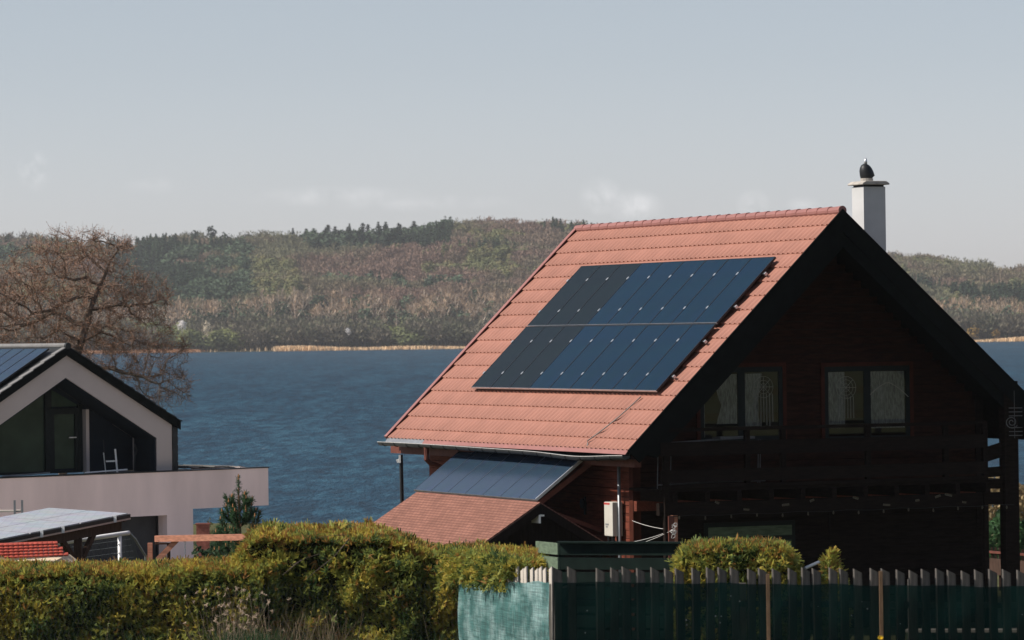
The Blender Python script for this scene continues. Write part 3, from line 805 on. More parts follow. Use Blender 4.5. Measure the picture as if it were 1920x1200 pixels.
b = HB(); b.prism([(-WX + 0.2, WU + 0.125, GZ), (WX - 0.2, WU + 0.125, GZ), (WX - 0.2, WU + 0.125, roof_under(WX - 0.2) - 0.02), (0, WU + 0.125, AP.z - 0.30), (-WX + 0.2, WU + 0.125, roof_under(-WX + 0.2) - 0.02)], (0, 0.05, 0)); b.build('wall_lining', M['interior'], house)
def side_wall(x, nm, m):
    b = HB(); z = GZ; k = 0
    while z < -1.8:
        d = 0.004 * ((k * 5) % 3)
        if x < 0: b.box(x - d, x + 0.12, WU + 0.12, WE, z + 0.009, z + 0.145)
        else: b.box(x - 0.12, x + d, WU + 0.12, WE, z + 0.009, z + 0.145)
        z += 0.145; k += 1
    b.box(x + (0.13 if x < 0 else -0.16), x + (0.16 if x < 0 else -0.13), WU + 0.12, WE, GZ, -1.75)
    b.build(nm, m, house)
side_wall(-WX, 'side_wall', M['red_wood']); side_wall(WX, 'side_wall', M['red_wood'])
b = HB(); b.box(-WX, WX, WE, WE + 0.15, GZ, -1.75)
b.prism([(-WX, WE, -1.75), (WX, WE, -1.75), (0, WE, 1.6)], (0, 0.15, 0)); b.build('rear_wall', M['red_wood'], house)
b = HB(); b.box(-WX - 0.03, -WX + 0.12, WU - 0.03, WU + 0.13, GZ, -1.75); b.build('corner_board', M['trim_wood'], house)  # shade at this corner put into the darker trim colour
b = HB(); b.box(WX - 0.12, WX + 0.03, WU - 0.03, WU + 0.13, GZ, -1.25); b.build('corner_board', M['dark_wood'], house)

# rafter feet beam and fascia under the left eave
EX, EZ = roof_pt(-1, SL, 0, 0)[0], roof_pt(-1, SL, 0, 0)[2]
b = HB(); b.box(-3.93, -3.80, 0.35, 3.05, EZ - 0.30, EZ - 0.165); b.build('eave_beam', M['red_paint'], house)
b = HB(); b.box(-3.93, -3.80, 7.4, 11.6, EZ - 0.30, EZ - 0.165); b.build('eave_beam', M['red_paint'], house)
b = HB(); b.box(EX + 0.02, EX + 0.05, 0.05, LEN - 0.05, EZ - 0.14, EZ - 0.015); b.build('fascia', M['barge'], house)
# strip of drip flashing and half round gutter, sagging a little as in the photo
b = HB()
b.prism([(EX + 0.01, 0.05, EZ + 0.015), (EX - 0.055, 0.05, EZ - 0.065), (EX - 0.06, 0.05, EZ - 0.06), (EX + 0.005, 0.05, EZ + 0.022)], (0, 9.15, 0))
b.build('drip_flashing', M['tile_trim'], house)
b = HB()
b.prism([(EX + 0.01, 9.2, EZ + 0.015), (EX - 0.055, 9.2, EZ - 0.065), (EX - 0.06, 9.2, EZ - 0.06), (EX + 0.005, 9.2, EZ + 0.022)], (0, 1.9, 0))
b.build('drip_flashing', M['pipe_grey'], house)
def gutter_z(u): return EZ - 0.075 - 0.05 * math.exp(-((u - 1.9) / 1.3) ** 2) - 0.012 * math.sin(u * 0.5)
b = HB(); us = np.linspace(-0.02, LEN + 0.12, 46); vs = []; fs = []
prof = [(math.cos(a), math.sin(a)) for a in np.linspace(math.pi, 2 * math.pi, 9)]
for rr in (0.072, 0.066):
    for u in us:
        for (cx, cz) in prof: vs.append((EX - 0.075 + cx * rr, u, gutter_z(u) + cz * rr))
nu = len(us); npf = len(prof)
for layer in (0, 1):
    for j in range(nu - 1):
        for i in range(npf - 1):
            a = layer * nu * npf + j * npf + i; fs.append((a, a + 1, a + npf + 1, a + npf))
b.add(vs, fs)
for e in (0, nu - 1):
    b.add([vs[e * npf + i] for i in range(npf)], [tuple(range(npf))])
g = b.build('gutter', M['gutter'], house)
b = HB(); b.tube([(EX - 0.149, u, gutter_z(u) + 0.004) for u in us], 0.0065, 6); 
lipo = b.build('gutter_lip', M['gutter_lip'], g)
for u in np.arange(0.5, LEN + 0.1, 0.62):
    b = HB()
    b.tube([(EX - 0.075 + math.cos(a) * 0.077, u, gutter_z(u) + math.sin(a) * 0.077) for a in np.linspace(math.pi, 2 * math.pi, 9)], 0.007, 4)
    b.build('gutter_bracket', M['black'], g)
b = HB(); b.tube([(EX - 0.07, 8.95, gutter_z(9) - 0.06), (EX - 0.07, 8.95, EZ - 0.36), (EX - 0.0, 8.95, EZ - 0.43), (-3.58, 8.95, EZ - 0.60), (-3.56, 8.95, GZ)], 0.05, 10)
b.build('downpipe', M['red_paint'], house)
b = HB(); b.tube([(-3.60, 1.69, EZ - 0.22), (-3.60, 1.69, GZ)], 0.03, 10); b.build('conduit_pipe', M['pipe_grey'], house, smooth=True)
b = HB(); b.box(-3.53, -3.50, 3.28, 3.34, -3.30, -2.98); b.tube([(-3.56, 3.36, -3.10), (-3.50, 3.36, -3.10)], 0.09, 14); b.build('vent_cover', M['black'], house)

# chimney with cap slab and rotating cowl
b = HB(); b.box(1.53, 1.98, 2.0, 2.44, 0.3, 2.55)
ch = b.build('chimney', M['chimney'], house)
b = HB(); b.box(1.55, 1.96, 2.02, 2.42, 2.55, 2.585); b.build('neck', M['black'], ch)
b = HB()
b.prism([(1.475, 1.93, 2.585), (2.035, 1.93, 2.585), (2.035, 1.93, 2.615), (1.96, 1.93, 2.655), (1.55, 1.93, 2.655), (1.475, 1.93, 2.615)], (0, 0.58, 0))
b.build('cap_slab', M['slab'], ch, bevel=0.012)
b = HB(); cc = Vector((1.72, 2.22, 2.66))
b.tube([cc, cc + Vector((0, 0, 0.05))], 0.115, 14); b.build('flue_collar', M['slab'], ch)
b = HB()
hood = [(0.045, 0.045, 0.125), (0.035, 0.06, 0.132), (0.01, 0.14, 0.130), (-0.012, 0.21, 0.116), (-0.022, 0.26, 0.095), (-0.026, 0.295, 0.066), (-0.026, 0.315, 0.028)]
b.tube([cc + Vector((x, 0.02, z)) for x, z, r_ in hood], [r_ for x, z, r_ in hood], 16); cow = b.build('cowl', M['black'], ch, smooth=True)
b = HB(); b.tube([cc + Vector((-0.012, 0.02, 0.30)), cc + Vector((-0.008, 0.02, 0.38)), cc + Vector((-0.004, 0.02, 0.425))], [0.034, 0.030, 0.010], 10); b.build('cowl_finial', M['alu'], cow, smooth=True)

# gable windows behind the balcony: trim, frames, panes, curtains, hung dream catchers
def ring(b, cx, y, cz, r, t=0.008, n=20):
    b.tube([(cx + math.cos(a) * r, y, cz + math.sin(a) * r) for a in np.linspace(0, 2 * math.pi, n)], t, 4, caps=False)
def window(x0, x1, z0, z1, style):
    u = WU
    b = HB(); t = 0.07
    b.box(x0 - t, x1 + t, u - 0.045, u + 0.0, z1, z1 + t); b.box(x0 - t, x0, u - 0.045, u + 0.0, z0, z1); b.box(x1, x1 + t, u - 0.045, u, z0, z1)
    w = b.build('window', M['trim_wood'], house)
    b = HB()
    b.box(x0, x1, u - 0.03, u - 0.005, z0, z0 + 0.07); b.box(x0, x1, u - 0.03, u - 0.005, z1 - 0.09, z1)
    xm = (x0 + x1) / 2
    for xa, xb in ((x0, x0 + 0.08), (xm - 0.07, xm + 0.07), (x1 - 0.08, x1)): b.box(xa, xb, u - 0.031, u - 0.006, z0 + 0.07, z1 - 0.09)
    b.build('frame', M['window_frame'], w)
    b = HB(); b.box(x0 + 0.02, x1 - 0.02, u - 0.02, u - 0.015, z0 + 0.03, z1 - 0.03); b.build('pane', M['glass'], w)
    # lace curtains: wavy sheets just behind the glass
    def sheet(xa, xb, za, zb, seed, mat_=None, edge=None):
        b = HB(); r = random.Random(seed); nx, nz = 26, 8; vs = []; fs = []
        for j in range(nz + 1):
            for i in range(nx + 1):
                f = i / nx; g2 = j / nz
                xx = xa + (xb - xa) * f
                if edge == 'l': xx = xa + (xb - xa) * f * (0.55 + 0.45 * abs(g2 - 0.35) ** 0.6)
                if edge == 'r': xx = xb - (xb - xa) * f * (0.55 + 0.45 * abs(g2 - 0.35) ** 0.6)
                vs.append((xx, u - 0.0115 + 0.0026 * math.sin(f * 26 + seed + 0.8 * g2), za + (zb - za) * g2))
        for j in range(nz):
            for i in range(nx): a = j * (nx + 1) + i; fs.append((a, a + 1, a + nx + 2, a + nx + 1))
        b.add(vs, fs); b.build('curtain', mat_ or M['curtain'], w)
    if style == 0:
        sheet(x0 + 0.03, x0 + 0.10, z0 + 0.02, z1 - 0.1, 1)
        sheet(x0 + 0.22, xm - 0.08, z0 + 0.3, z1 - 0.12, 2, edge='r')
        sheet(xm + 0.08, xm + 0.45, z0 + 0.25, z1 - 0.12, 3, edge='l')
        b = HB(); cx, cz = x1 - 0.38, z1 - 0.36
        for rr in (0.19, 0.12, 0.06): ring(b, cx, u - 0.028, cz, rr, 0.0035)
        for a in range(8): b.tube([(cx, u - 0.028, cz), (cx + 0.19 * math.cos(a * 0.785), u - 0.028, cz + 0.19 * math.sin(a * 0.785))], 0.004, 4)
        for i in range(7): b.tube([(cx - 0.17 + i * 0.057, u - 0.028, cz - 0.12), (cx - 0.18 + i * 0.06, u - 0.028, cz - 0.62 - 0.06 * (i % 3))], 0.006, 4)
        b.build('dream_catcher', M['lace'], w)
    else:
        sheet(x0 + 0.06, x0 + 0.42, z0 + 0.22, z1 - 0.1, 4)
        sheet(xm + 0.07, x1 - 0.10, z0 + 0.2, z1 - 0.1, 5)
        b = HB(); cx, cz = x0 + 0.44, z1 - 0.38
        for rr in (0.20, 0.14, 0.07): ring(b, cx, u - 0.028, cz, rr, 0.0035)
        for a in range(8): b.tube([(cx, u - 0.028, cz), (cx + 0.2 * math.cos(a * 0.785), u - 0.028, cz + 0.2 * math.sin(a * 0.785))], 0.004, 4)
        for i in range(6): b.tube([(cx - 0.14 + i * 0.057, u - 0.028, cz - 0.16), (cx - 0.15 + i * 0.06, u - 0.028, cz - 0.55)], 0.005, 4)
        b.build('dream_catcher', M['lace'], w); b = HB()
        for i in range(12):
            a0 = -0.36 + i * 0.065
            b.tube([(xm + 0.42 + a0, u - 0.028, z1 - 0.30 - 0.9 * abs(a0 + 0.0) ** 1.4), (xm + 0.42 + a0 + 0.065, u - 0.028, z1 - 0.30 - 0.9 * abs(a0 + 0.065) ** 1.4)], 0.009, 4)
        b.build('garland', M['lace'], w)
    b = HB(); b.box(x0 + 0.08, x1 - 0.08, u - 0.0045, u - 0.0005, z0 + 0.07, z1 - 0.09); b.build('dark_room', M['interior'], w)
window(-2.20, -0.56, -1.98, -0.68, 0)
window(0.28, 2.02, -2.02, -0.70, 1)
# ground floor window and door under the balcony
b = HB(); b.box(-2.15, -0.35, WU - 0.04, WU - 0.006, -4.5, -3.42); gw = b.build('window', M['window_frame'], house)
b = HB(); b.box(-2.08, -0.42, WU - 0.05, WU - 0.041, -3.68, -3.50); b.build('roller_blind', M['green_wood'], gw)
b = HB(); b.box(-2.08, -0.42, WU - 0.046, WU - 0.042, -4.45, -3.76); b.build('pane', M['dark_glass'], gw)
b = HB(); b.box(0.35, 1.35, WU - 0.05, WU - 0.006, GZ + 0.02, -3.32); dr = b.build('door', M['dark_wood'], house)
b = HB(); b.box(0.44, 0.46, WU - 0.10, WU - 0.05, -4.45, -4.25); b.build('handle', M['alu'], dr)

# balcony: joists, deck, boards, posts
b = HB(); b.box(-3.62, 3.30, 0.02, WU - 0.06, -2.80, -2.75); b.build('balcony_deck', M['dark_wood'], house)
b = HB()
for x in np.arange(-3.4, 3.3, 0.62): b.box(x, x + 0.09, -0.06, WU - 0.06, -2.98, -2.805)
b.build('balcony_joists', M['dark_wood'], house)
b = HB(); b.box(-3.60, 3.34, 0.07, 0.19, -3.20, -2.985); b.build('balcony_beam', M['dark_wood'], house)
b = HB(); b.box(-3.55, 3.25, 1.08, 1.2, -3.16, -2.985); b.build('balcony_beam', M['red_wood'], house)
for (z0, z1) in ((-1.76, -1.70), (-2.18, -1.94), (-2.64, -2.42), (-2.745, -2.68)):
    b = HB(); b.box(-3.60, 2.84, -0.03, 0.015, z0, z1); b.build('balcony_board', M['dark_wood'], house)
for (x0, x1, dz) in ((2.9, 3.26, 0.04), (2.9, 3.26, 0.0), (2.9, 3.26, 0.02)): pass
for (za, zb, h) in ((-2.32, -2.22, 0.26), (-2.63, -2.61, 0.18), (-2.85, -2.86, 0.13)):
    b = HB(); b.beam((2.84, 0.10, za), (3.24, 0.10, zb), 0.03, h); b.build('balcony_board', M['dark_wood'], house)
for x in (-3.52, -1.95, -1.25, 0.43, 2.00, 2.80):
    b = HB(); b.box(x, x + 0.09, 0.016, 0.10, -2.74 if abs(x) < 3 and x < 2.5 else GZ, -1.70); b.build('balcony_post', M['dark_wood'], house)
b = HB(); b.box(3.22, 3.50, -0.02, 0.18, GZ, -1.0); b.build('balcony_post', M['dark_wood'], house)
# strings of little bulbs under the balcony
b = HB(); b.tube([(x, -0.09, -3.195 - 0.02 * abs(math.sin(x * 3.1))) for x in np.arange(-3.45, 3.4, 0.1)], 0.006, 5); sb = b.build('light_string', M['black'], house)
for i, x in enumerate(np.arange(-3.3, 3.3, 0.50)):
    b = HB(); zb = -3.19 - 0.02 * abs(math.sin(x * 3.1)) - 0.01 * (i * 5 % 3)
    b.tube([(x, -0.09, zb), (x, -0.09, zb - 0.035), (x, -0.09, zb - 0.06)], [0.009, 0.015, 0.008], 8); b.build('bulb', M['bulb'], sb, smooth=True)
# a few dry leaves of a climber caught along the balcony edge
for i, x in enumerate((-2.6, -2.05, -1.3, -0.75, 0.1, 0.7, 1.35, 1.75, 1.95, 2.3)):
    b = HB(); z = -2.98 - 0.05 * (i * 7 % 4); b.beam((x, -0.08, z), (x + 0.07 + 0.03 * (i % 3), -0.09, z - 0.03 + 0.02 * (i % 4)), 0.02, 0.035); b.build('dry_leaf', M['bulb'], house)
# cable conduit running down the tiles from the panels
b = HB()
b.tube([roof_pt(-1, 4.62, 1.30, 0.05), roof_pt(-1, 4.85, 1.36, 0.05), roof_pt(-1, 5.2, 1.50, 0.05), roof_pt(-1, 5.55, 1.72, 0.05), roof_pt(-1, 5.72, 1.86, 0.05), roof_pt(-1, 5.78, 1.80, 0.03), (EX + 0.02, 1.78, EZ - 0.02)], 0.011, 8)
b.build('cable_conduit', M['conduit'], house, smooth=True)
# rails carrying the solar panels
PU0, PV0, PV1, PN = 0.665, 1.227, 4.563, 8.201
for v in (PV0 + 0.40, PV0 + 1.22, PV0 + 2.08, PV0 + 2.94):
    b = HB()
    p0 = Vector(roof_pt(-1, v, PU0 - 0.07, 0.085)); p1 = Vector(roof_pt(-1, v, PU0 + PN + 0.05, 0.085))
    b.beam(p0, p1, 0.04, 0.04, up=(-math.sin(PL), 0, math.cos(PL)))
    rl = b.build('mounting_rail', M['frame_black'], house)
    b = HB(); q = Vector(roof_pt(-1, v, PU0 - 0.105, 0.085)); b.beam(q, p0, 0.05, 0.05, up=(-math.sin(PL), 0, math.cos(PL)))
    b.build('rail_end', M['alu'], rl)
    for u in np.arange(PU0 + 0.3, PU0 + PN, 1.1):
        b = HB(); b.beam(roof_pt(-1, v, u, 0.02), roof_pt(-1, v, u, 0.066), 0.04, 0.04)
        b.build('roof_hook', M['alu'], rl)

# ------------------------------------------------------------------ solar panels on the red roof (2 rows of 9)
ORD = ['first', 'second', 'third', 'fourth', 'fifth', 'sixth', 'seventh', 'eighth', 'ninth', 'tenth']
def make_panel(name, w, h, th, glass, frame, lip):
    """panel lying in its own xy plane, z out of the glass; origin in its middle"""
    f = 0.012
    b = MB(); x, y = w / 2, h / 2
    b.box(-x, x, -y, -y + f, -th, 0); b.box(-x, x, y - f, y, -th, 0); b.box(-x, -x + f, -y + f, y - f, -th, 0); b.box(x - f, x, -y + f, y - f, -th, 0)
    b.box(-x + f, x - f, -y + f, y - f, -th + 0.004, -0.02)
    root = b.build(name, frame)
    b = MB(); b.box(-x + f, x - f, -y + f, y - f, -0.012, -0.003); b.build('glass', glass, root)
    if lip:
        b = MB(); b.box(-x, x, -y - 0.004, -y - 0.0005, -th, 0.002); b.build('lower_lip', lip, root)
    return root
def slope_mat(u, v, h):
    """frame on the left slope: x towards the gable, y up the slope, z out"""
    c, s = math.cos(PL), math.sin(PL)
    m = Matrix(((0, c, -s, 0), (-1, 0, 0, 0), (0, s, c, 0), (0, 0, 0, 1)))
    p = roof_pt(-1, v, u, h)
    return HMAT @ Matrix.Translation((p[0], p[1], p[2] - GZ)) @ m
pw, phh = PN / 9, (PV1 - PV0) / 2
protos = {}
for key in ('pv_black', 'pv_blue'):
    o = make_panel('solar_panel', pw - 0.014, phh - 0.028, 0.036, M[key], M['frame_black'], M['alu'])
    for v in (-phh / 2 + 0.40, phh / 2 - 0.42):
        b = MB(); b.box(-pw / 2 - 0.022, -pw / 2 + 0.022, v - 0.030, v + 0.030, -0.004, 0.010); b.build('clamp', M['alu'], o)
    protos[key] = [o, 0]
for row in range(2):
    for c in range(9):
        key = 'pv_black' if c < 3 else 'pv_blue'
        src, used = protos[key]
        o = src if not used else copy_tree(src)
        protos[key][1] = 1
        o.matrix_world = slope_mat(PU0 + PN - (c + 0.5) * pw, PV0 + (row + 0.5) * phh, 0.135)
        tag(o, '%s solar panel, %s from the left in the %s row on the red roof' % ('black' if c < 3 else 'dark blue', ORD[c], ('upper', 'lower')[row]), 'solar panel', 'solar panels on the big red roof')

# ------------------------------------------------------------------ lean-to canopy with panels under the eave
cu0, cu1 = 2.43, 8.12
ctop = (-3.86, -2.20); cbot = (-4.87, -2.965)
can = thing('panel_canopy', 'timber lean-to canopy fixed to the side wall under the gutter', 'canopy', hw(-4.3, 5.2, GZ), YAW)
def CB(): return MB((4.3, -5.2, -GZ))
cd = (Vector((cbot[0], 0, cbot[1])) - Vector((ctop[0], 0, ctop[1])))
cn = Vector((cd.z, 0, -cd.x)).normalized()
if cn.z < 0: cn = -cn
for u in np.linspace(cu0 + 0.06, cu1 - 0.06, 6):
    b = CB()
    p = Vector((ctop[0] + 0.12, u, ctop[1])) - cn * 0.10; q = Vector((cbot[0], u, cbot[1])) - cn * 0.10
    b.beam(p, q, 0.06, 0.09, up=cn); b.build('rafter', M['red_paint'], can)
b = CB(); b.box(-4.86, -4.78, cu0 + 0.02, cu1 - 0.02, -3.16, -3.08); b.build('front_beam', M['red_paint'], can)
b = CB(); b.box(-3.66, -3.56, cu0 + 0.02, cu1 - 0.02, -2.36, -2.20); b.build('wall_beam', M['dark_wood'], can)
for u in np.linspace(cu0 + 0.15, cu1 - 0.15, 4):
    b = CB(); b.beam((-4.80, u, -3.10), (-3.55, u, -3.55), 0.06, 0.07); b.build('brace', M['red_paint'], can)
nc = 7; cw = (cu1 - cu0) / nc; chh = cd.length
src = None
for c in range(nc):
    if src is None:
        src = make_panel('solar_panel', cw - 0.003, chh, 0.035, M['pv_canopy'], M['frame_grey'], M['conduit'])
        o = src
    else: o = copy_tree(src)
    u = cu1 - (c + 0.5) * cw
    y = -cd.normalized(); z = cn; x = y.cross(z)
    mid = (Vector((ctop[0], u, ctop[1])) + Vector((cbot[0], u, cbot[1]))) / 2
    o.matrix_world = HMAT @ Matrix.Translation((mid.x, mid.y, mid.z - GZ)) @ Matrix(((x.x, y.x, z.x, 0), (x.y, y.y, z.y, 0), (x.z, y.z, z.z, 0), (0, 0, 0, 1)))
    tag(o, 'blue grey solar panel, %s from the left on the canopy below the gutter' % ORD[c], 'solar panel', 'solar panels on the canopy')
b = CB(); b.beam(Vector((ctop[0], cu0 - 0.015, ctop[1])) + cn * 0.002, Vector((cbot[0], cu0 - 0.015, cbot[1])) + cn * 0.002, 0.03, 0.05, up=cn); b.build('side_trim', M['alu'], can)

# ------------------------------------------------------------------ garden shed with felt shingles
sx, sz, su0, su1 = -5.0, -2.985, 2.0, 7.6
shed = thing('garden_shed', 'low black timber shed with brown shingle roof beside the house', 'shed', hw(sx, 4.8, GZ), YAW)
def SB(): return MB((-sx, -4.8, -GZ))
sl_t, sr_t = 0.62, 0.60
def shed_slope(side, t, run):
    L = run * math.sqrt(1 + t * t)
    b = MB(); b.box(0, su1 - su0 + 0.10, 0, L, -0.05, 0)
    o = b.build('roof_slope', M['shingle'], shed)
    ydir = Vector((side, 0, -t)).normalized(); xdir = Vector((0, 1, 0)) if side < 0 else Vector((0, -1, 0))
    zdir = xdir.cross(ydir)
    if zdir.z < 0: xdir = -xdir; zdir = -zdir
    org = Vector((0, (su0 if xdir.y > 0 else su1 + 0.05) - 4.8 - 0.05 * (xdir.y > 0), sz - GZ))
    o.matrix_local = Matrix.Translation(org) @ Matrix(((xdir.x, ydir.x, zdir.x, 0), (xdir.y, ydir.y, zdir.y, 0), (xdir.z, ydir.z, zdir.z, 0), (0, 0, 0, 1)))
shed_slope(-1, sl_t, 2.1); shed_slope(1, sr_t, 1.42)
b = SB(); k = 0
x = sx - 1.8
while x < sx + 1.25:
    x1 = x + 0.12
    zt = lambda q: sz - 0.07 - (sl_t * (sx - q) if q < sx else sr_t * (q - sx))
    b.prism([(x + 0.006, su0 + 0.25, GZ), (x1, su0 + 0.25, GZ), (x1, su0 + 0.25, zt(x1)), (x + 0.006, su0 + 0.25, zt(x))], (0, 0.03 + 0.004 * (k % 2), 0))
    x = x1; k += 1
b.build('front_wall', M['shed_wood'], shed)
b = SB(); b.box(sx - 1.8, sx - 1.75, su0 + 0.3, su1 - 0.2, GZ, sz - 1.2); b.build('side_wall', M['shed_wood'], shed)
b = SB(); b.prism([(sx - 1.8, su1 - 0.2, GZ), (sx + 1.25, su1 - 0.2, GZ), (sx + 1.25, su1 - 0.2, sz - 0.85), (sx, su1 - 0.2, sz - 0.1), (sx - 1.8, su1 - 0.2, sz - 1.25)], (0, 0.04, 0)); b.build('rear_wall', M['shed_wood'], shed)
for side, t, run in ((-1, sl_t, 2.1), (1, sr_t, 1.42)):
    b = SB(); b.prism([(sx, su0 - 0.05, sz - 0.03), (sx + side * run, su0 - 0.05, sz - 0.03 - t * run), (sx + side * run, su0 - 0.05, sz - 0.20 - t * run), (sx, su0 - 0.05, sz - 0.20)], (0, -0.03, 0))
    b.build('bargeboard', M['shed_wood'], shed)
b = SB(); b.box(sx - 0.05, sx + 0.05, su0 - 0.10, su0 + 0.24, sz - 0.25, sz - 0.22); b.box(sx - 0.05, sx - 0.02, su0 - 0.10, su0 + 0.24, sz - 0.37, sz - 0.25)
b.box(sx - 0.019, sx + 0.045, su0 + 0.05, su0 + 0.24, sz - 0.34, sz - 0.251)
b.build('wall_lamp', M['white_paint'], shed)

# ------------------------------------------------------------------ inverter cabinet, camera pole, washing line
cab = thing('inverter_cabinet', 'cream metal cabinet with a red mark on the red boarded side wall', 'cabinet', hw(-3.64, 2.0, -3.62), YAW)
def IB(): return MB((3.64, -2.0, 3.62))
b = IB(); b.box(-3.73, -3.53, 1.70, 2.05, -3.62, -3.02); b.build('case', M['cabinet'], cab, bevel=0.012)
b = IB()
for i in range(7): b.box(-3.733, -3.7305, 2.02 - i * 0.034, 2.044 - i * 0.034, -3.067, -3.04)
b.box(-3.732, -3.7302, 1.80, 2.045, -3.038, -3.032); b.build('red_mark', M['brand_red'], cab)
b = IB(); b.box(-3.732, -3.7302, 1.86, 2.0, -3.43, -3.40); b.box(-3.732, -3.7302, 1.90, 1.98, -3.47, -3.445); b.build('display', M['pipe_grey'], cab)
b = IB()
for x in (-3.70, -3.66, -3.60):
    for y in (1.78, 1.95): b.tube([(x, y, -3.62), (x, y, -3.70), (-3.56, y, -3.78)], 0.016, 6)
b.build('cable', M['black'], cab)

pp = at(752, 862, 78)
pole = thing('camera_pole', 'thin dark pole carrying a white camera in front of the lake', 'pole', (pp.x, pp.y, -5.5))
b = MB(); b.tube([(pp.x + 0.03, pp.y, -5.5), (pp.x + 0.01, pp.y, -3.5), (pp.x, pp.y, pp.z + 0.1)], 0.038, 10); b.build('mast', M['black'], pole)
pole.children[0].data.transform(Matrix.Translation(-Vector((pp.x, pp.y, -5.5))))
b = MB((-pp.x, -pp.y, 5.5))
b.beam((pp.x - 0.085, pp.y - 0.05, pp.z - 0.03), (pp.x - 0.01, pp.y - 0.05, pp.z + 0.0), 0.07, 0.065); b.box(pp.x - 0.045, pp.x - 0.005, pp.y - 0.09, pp.y - 0.03, pp.z - 0.06, pp.z + 0.09)
b.build('camera', M['white_paint'], pole)

def rope_pts(p, q, sag=0.03, n=10):
    p = Vector(p); q = Vector(q)
    return [p.lerp(q, i / n) - Vector((0, 0, sag * 4 * (i / n) * (1 - i / n))) for i in range(n + 1)]
knot = hw(-3.42, -0.08, -3.44)
wl = thing('washing_line', 'white rope line knotted round the red balcony post', 'rope', knot)
kb = MB((-knot.x, -knot.y, -knot.z))
for tgt in ((-3.55, 1.28, -3.33), (-3.9, 0.9, -3.70), (-3.95, 0.7, -3.76)):
    kb.tube(rope_pts(knot, hw(*tgt)), 0.0042, 5)
kb.build('line', M['rope'], wl)
kb = MB((-knot.x, -knot.y, -knot.z)); rr = random.Random(4)
for i in range(6):
    c = knot + Vector((rr.uniform(-0.03, 0.10), rr.uniform(-0.05, 0.05), rr.uniform(-0.11, 0.10)))
    pts = [c + Vector((math.cos(a) * rr.uniform(0.02, 0.045), rr.uniform(-0.02, 0.02) - 0.05, math.sin(a) * rr.uniform(0.02, 0.05))) for a in np.linspace(0, 6.3, 9)]
    kb.tube(pts, 0.005, 4)
kb.build('knot', M['rope'], wl)
b = HB(); b.box(-3.47, -3.36, -0.02, 0.10, GZ, -3.205); b.build('red_post', M['red_paint'], house)
b = HB(); b.box(-3.28, -3.19, 0.2, 0.3, GZ, -3.205); b.build('red_post', M['timber_red'], house)
# pale garden furniture stacked on the balcony
dr = hw(-2.6, 0.5, -2.75)
rack = thing('drying_rack', 'pale metal drying rack standing on the dark balcony behind the boards', 'drying rack', dr, YAW)
def RB(): return MB((2.6, -0.5, 2.75))
for x in (-3.45, -3.32, -3.26, -3.2, -1.75, -1.5, -1.46):
    b = RB(); b.tube([(x, 0.45, -2.75), (x + 0.05, 0.5, -1.95)], 0.009, 6); b.build('leg', M['chime'], rack)
b = RB()
for y in (0.35, 0.5, 0.6): b.tube([(-3.4, y, -1.96 - 0.06 * (y - 0.3)), (-1.62, y, -1.90)], 0.012, 6)
b.box(-2.3, -1.62, 0.3, 0.6, -1.92, -1.88)
b.build('top_rails', M['chime'], rack)
b = RB(); b.box(-2.95, -1.7, 0.3, 0.5, -2.66, -2.63); b.tube([(-3.5, 0.35, -2.68), (-1.4, 0.35, -2.66)], 0.012, 6); b.build('lower_rails', M['chime'], rack)
wc = hw(3.36, -0.12, -1.42)
chime = thing('wind_chime', 'pale wind chime hanging in front of the dark post under the roof edge', 'wind chime', wc)
b = MB()
for i in range(8):
    if 3 <= i <= 4: continue
    b.tube([(-0.10, -0.05, -0.06 - i * 0.07), (0.14, -0.05, -0.06 - i * 0.07)], 0.008, 5)
b.tube([(0, -0.05, 0.25), (0, -0.05, -0.6)], 0.004, 4); b.build('rods', M['chime'], chime)
b = MB(); b.tube([(math.cos(a) * (0.02 + a * 0.008) - 0.05, -0.05, -0.31 + math.sin(a) * (0.02 + a * 0.008)) for a in np.linspace(0, 12, 36)], 0.008, 5); b.build('spiral', M['chime'], chime)
# ------------------------------------------------------------------ picket fences with green netting
FA = at(1042, 1062, 46.0); FB = at(1975, 1068.5, 46.75)
FZ = lambda p: ground_z(p.y) - 0.05
fd = (FB - FA); flen = Vector((fd.x, fd.y, 0)).length; fx = Vector((fd.x, fd.y, 0)).normalized(); fn = Vector((fx.y, -fx.x, 0))   # fn: towards the street
def picket_mesh(h, w, slant):
    b = MB()
    # chamfered long edges, slanted top
    c = 0.015; sec = [(-w/2, 0.026), (-w/2, c), (-w/2 + c, 0.0), (w/2 - c * 0.6, 0.0), (w/2, c * 0.6), (w/2, 0.026)]
    n = len(sec); ht = lambda x: h - slant * (x + w/2) / w
    b.add([(x, y, 0) for x, y in sec] + [(x, y, ht(x)) for x, y in sec], [tuple(range(n)), tuple(range(2*n-1, n-1, -1))] + [(i, (i+1) % n, (i+1) % n + n, i + n) for i in range(n)])
    return b
fence = thing('picket_fence', 'weathered grey picket fence with dark green netting in the shade', 'fence', (FA.x, FA.y, -4.5))
ang = math.atan2(fx.y, fx.x)
pk = None; n = 0; sp = 0.1605
rf = random.Random(3)
while n * sp < flen:
    if n not in (2,):
        s = n * sp + 0.02
        base = FA + fx * s; top = FA.z + (FB.z - FA.z) * s / flen
        if pk is None:
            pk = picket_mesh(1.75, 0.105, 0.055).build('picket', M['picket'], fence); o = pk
        else: o = pk.copy(); COL.objects.link(o); o.parent = fence
        o.location = (base.x - FA.x, base.y - FA.y, top - 1.75 + 4.5 + rf.uniform(-0.012, 0.012))
        o.rotation_euler = (0, rf.uniform(-0.015, 0.015), ang + rf.uniform(-0.04, 0.04))
    n += 1
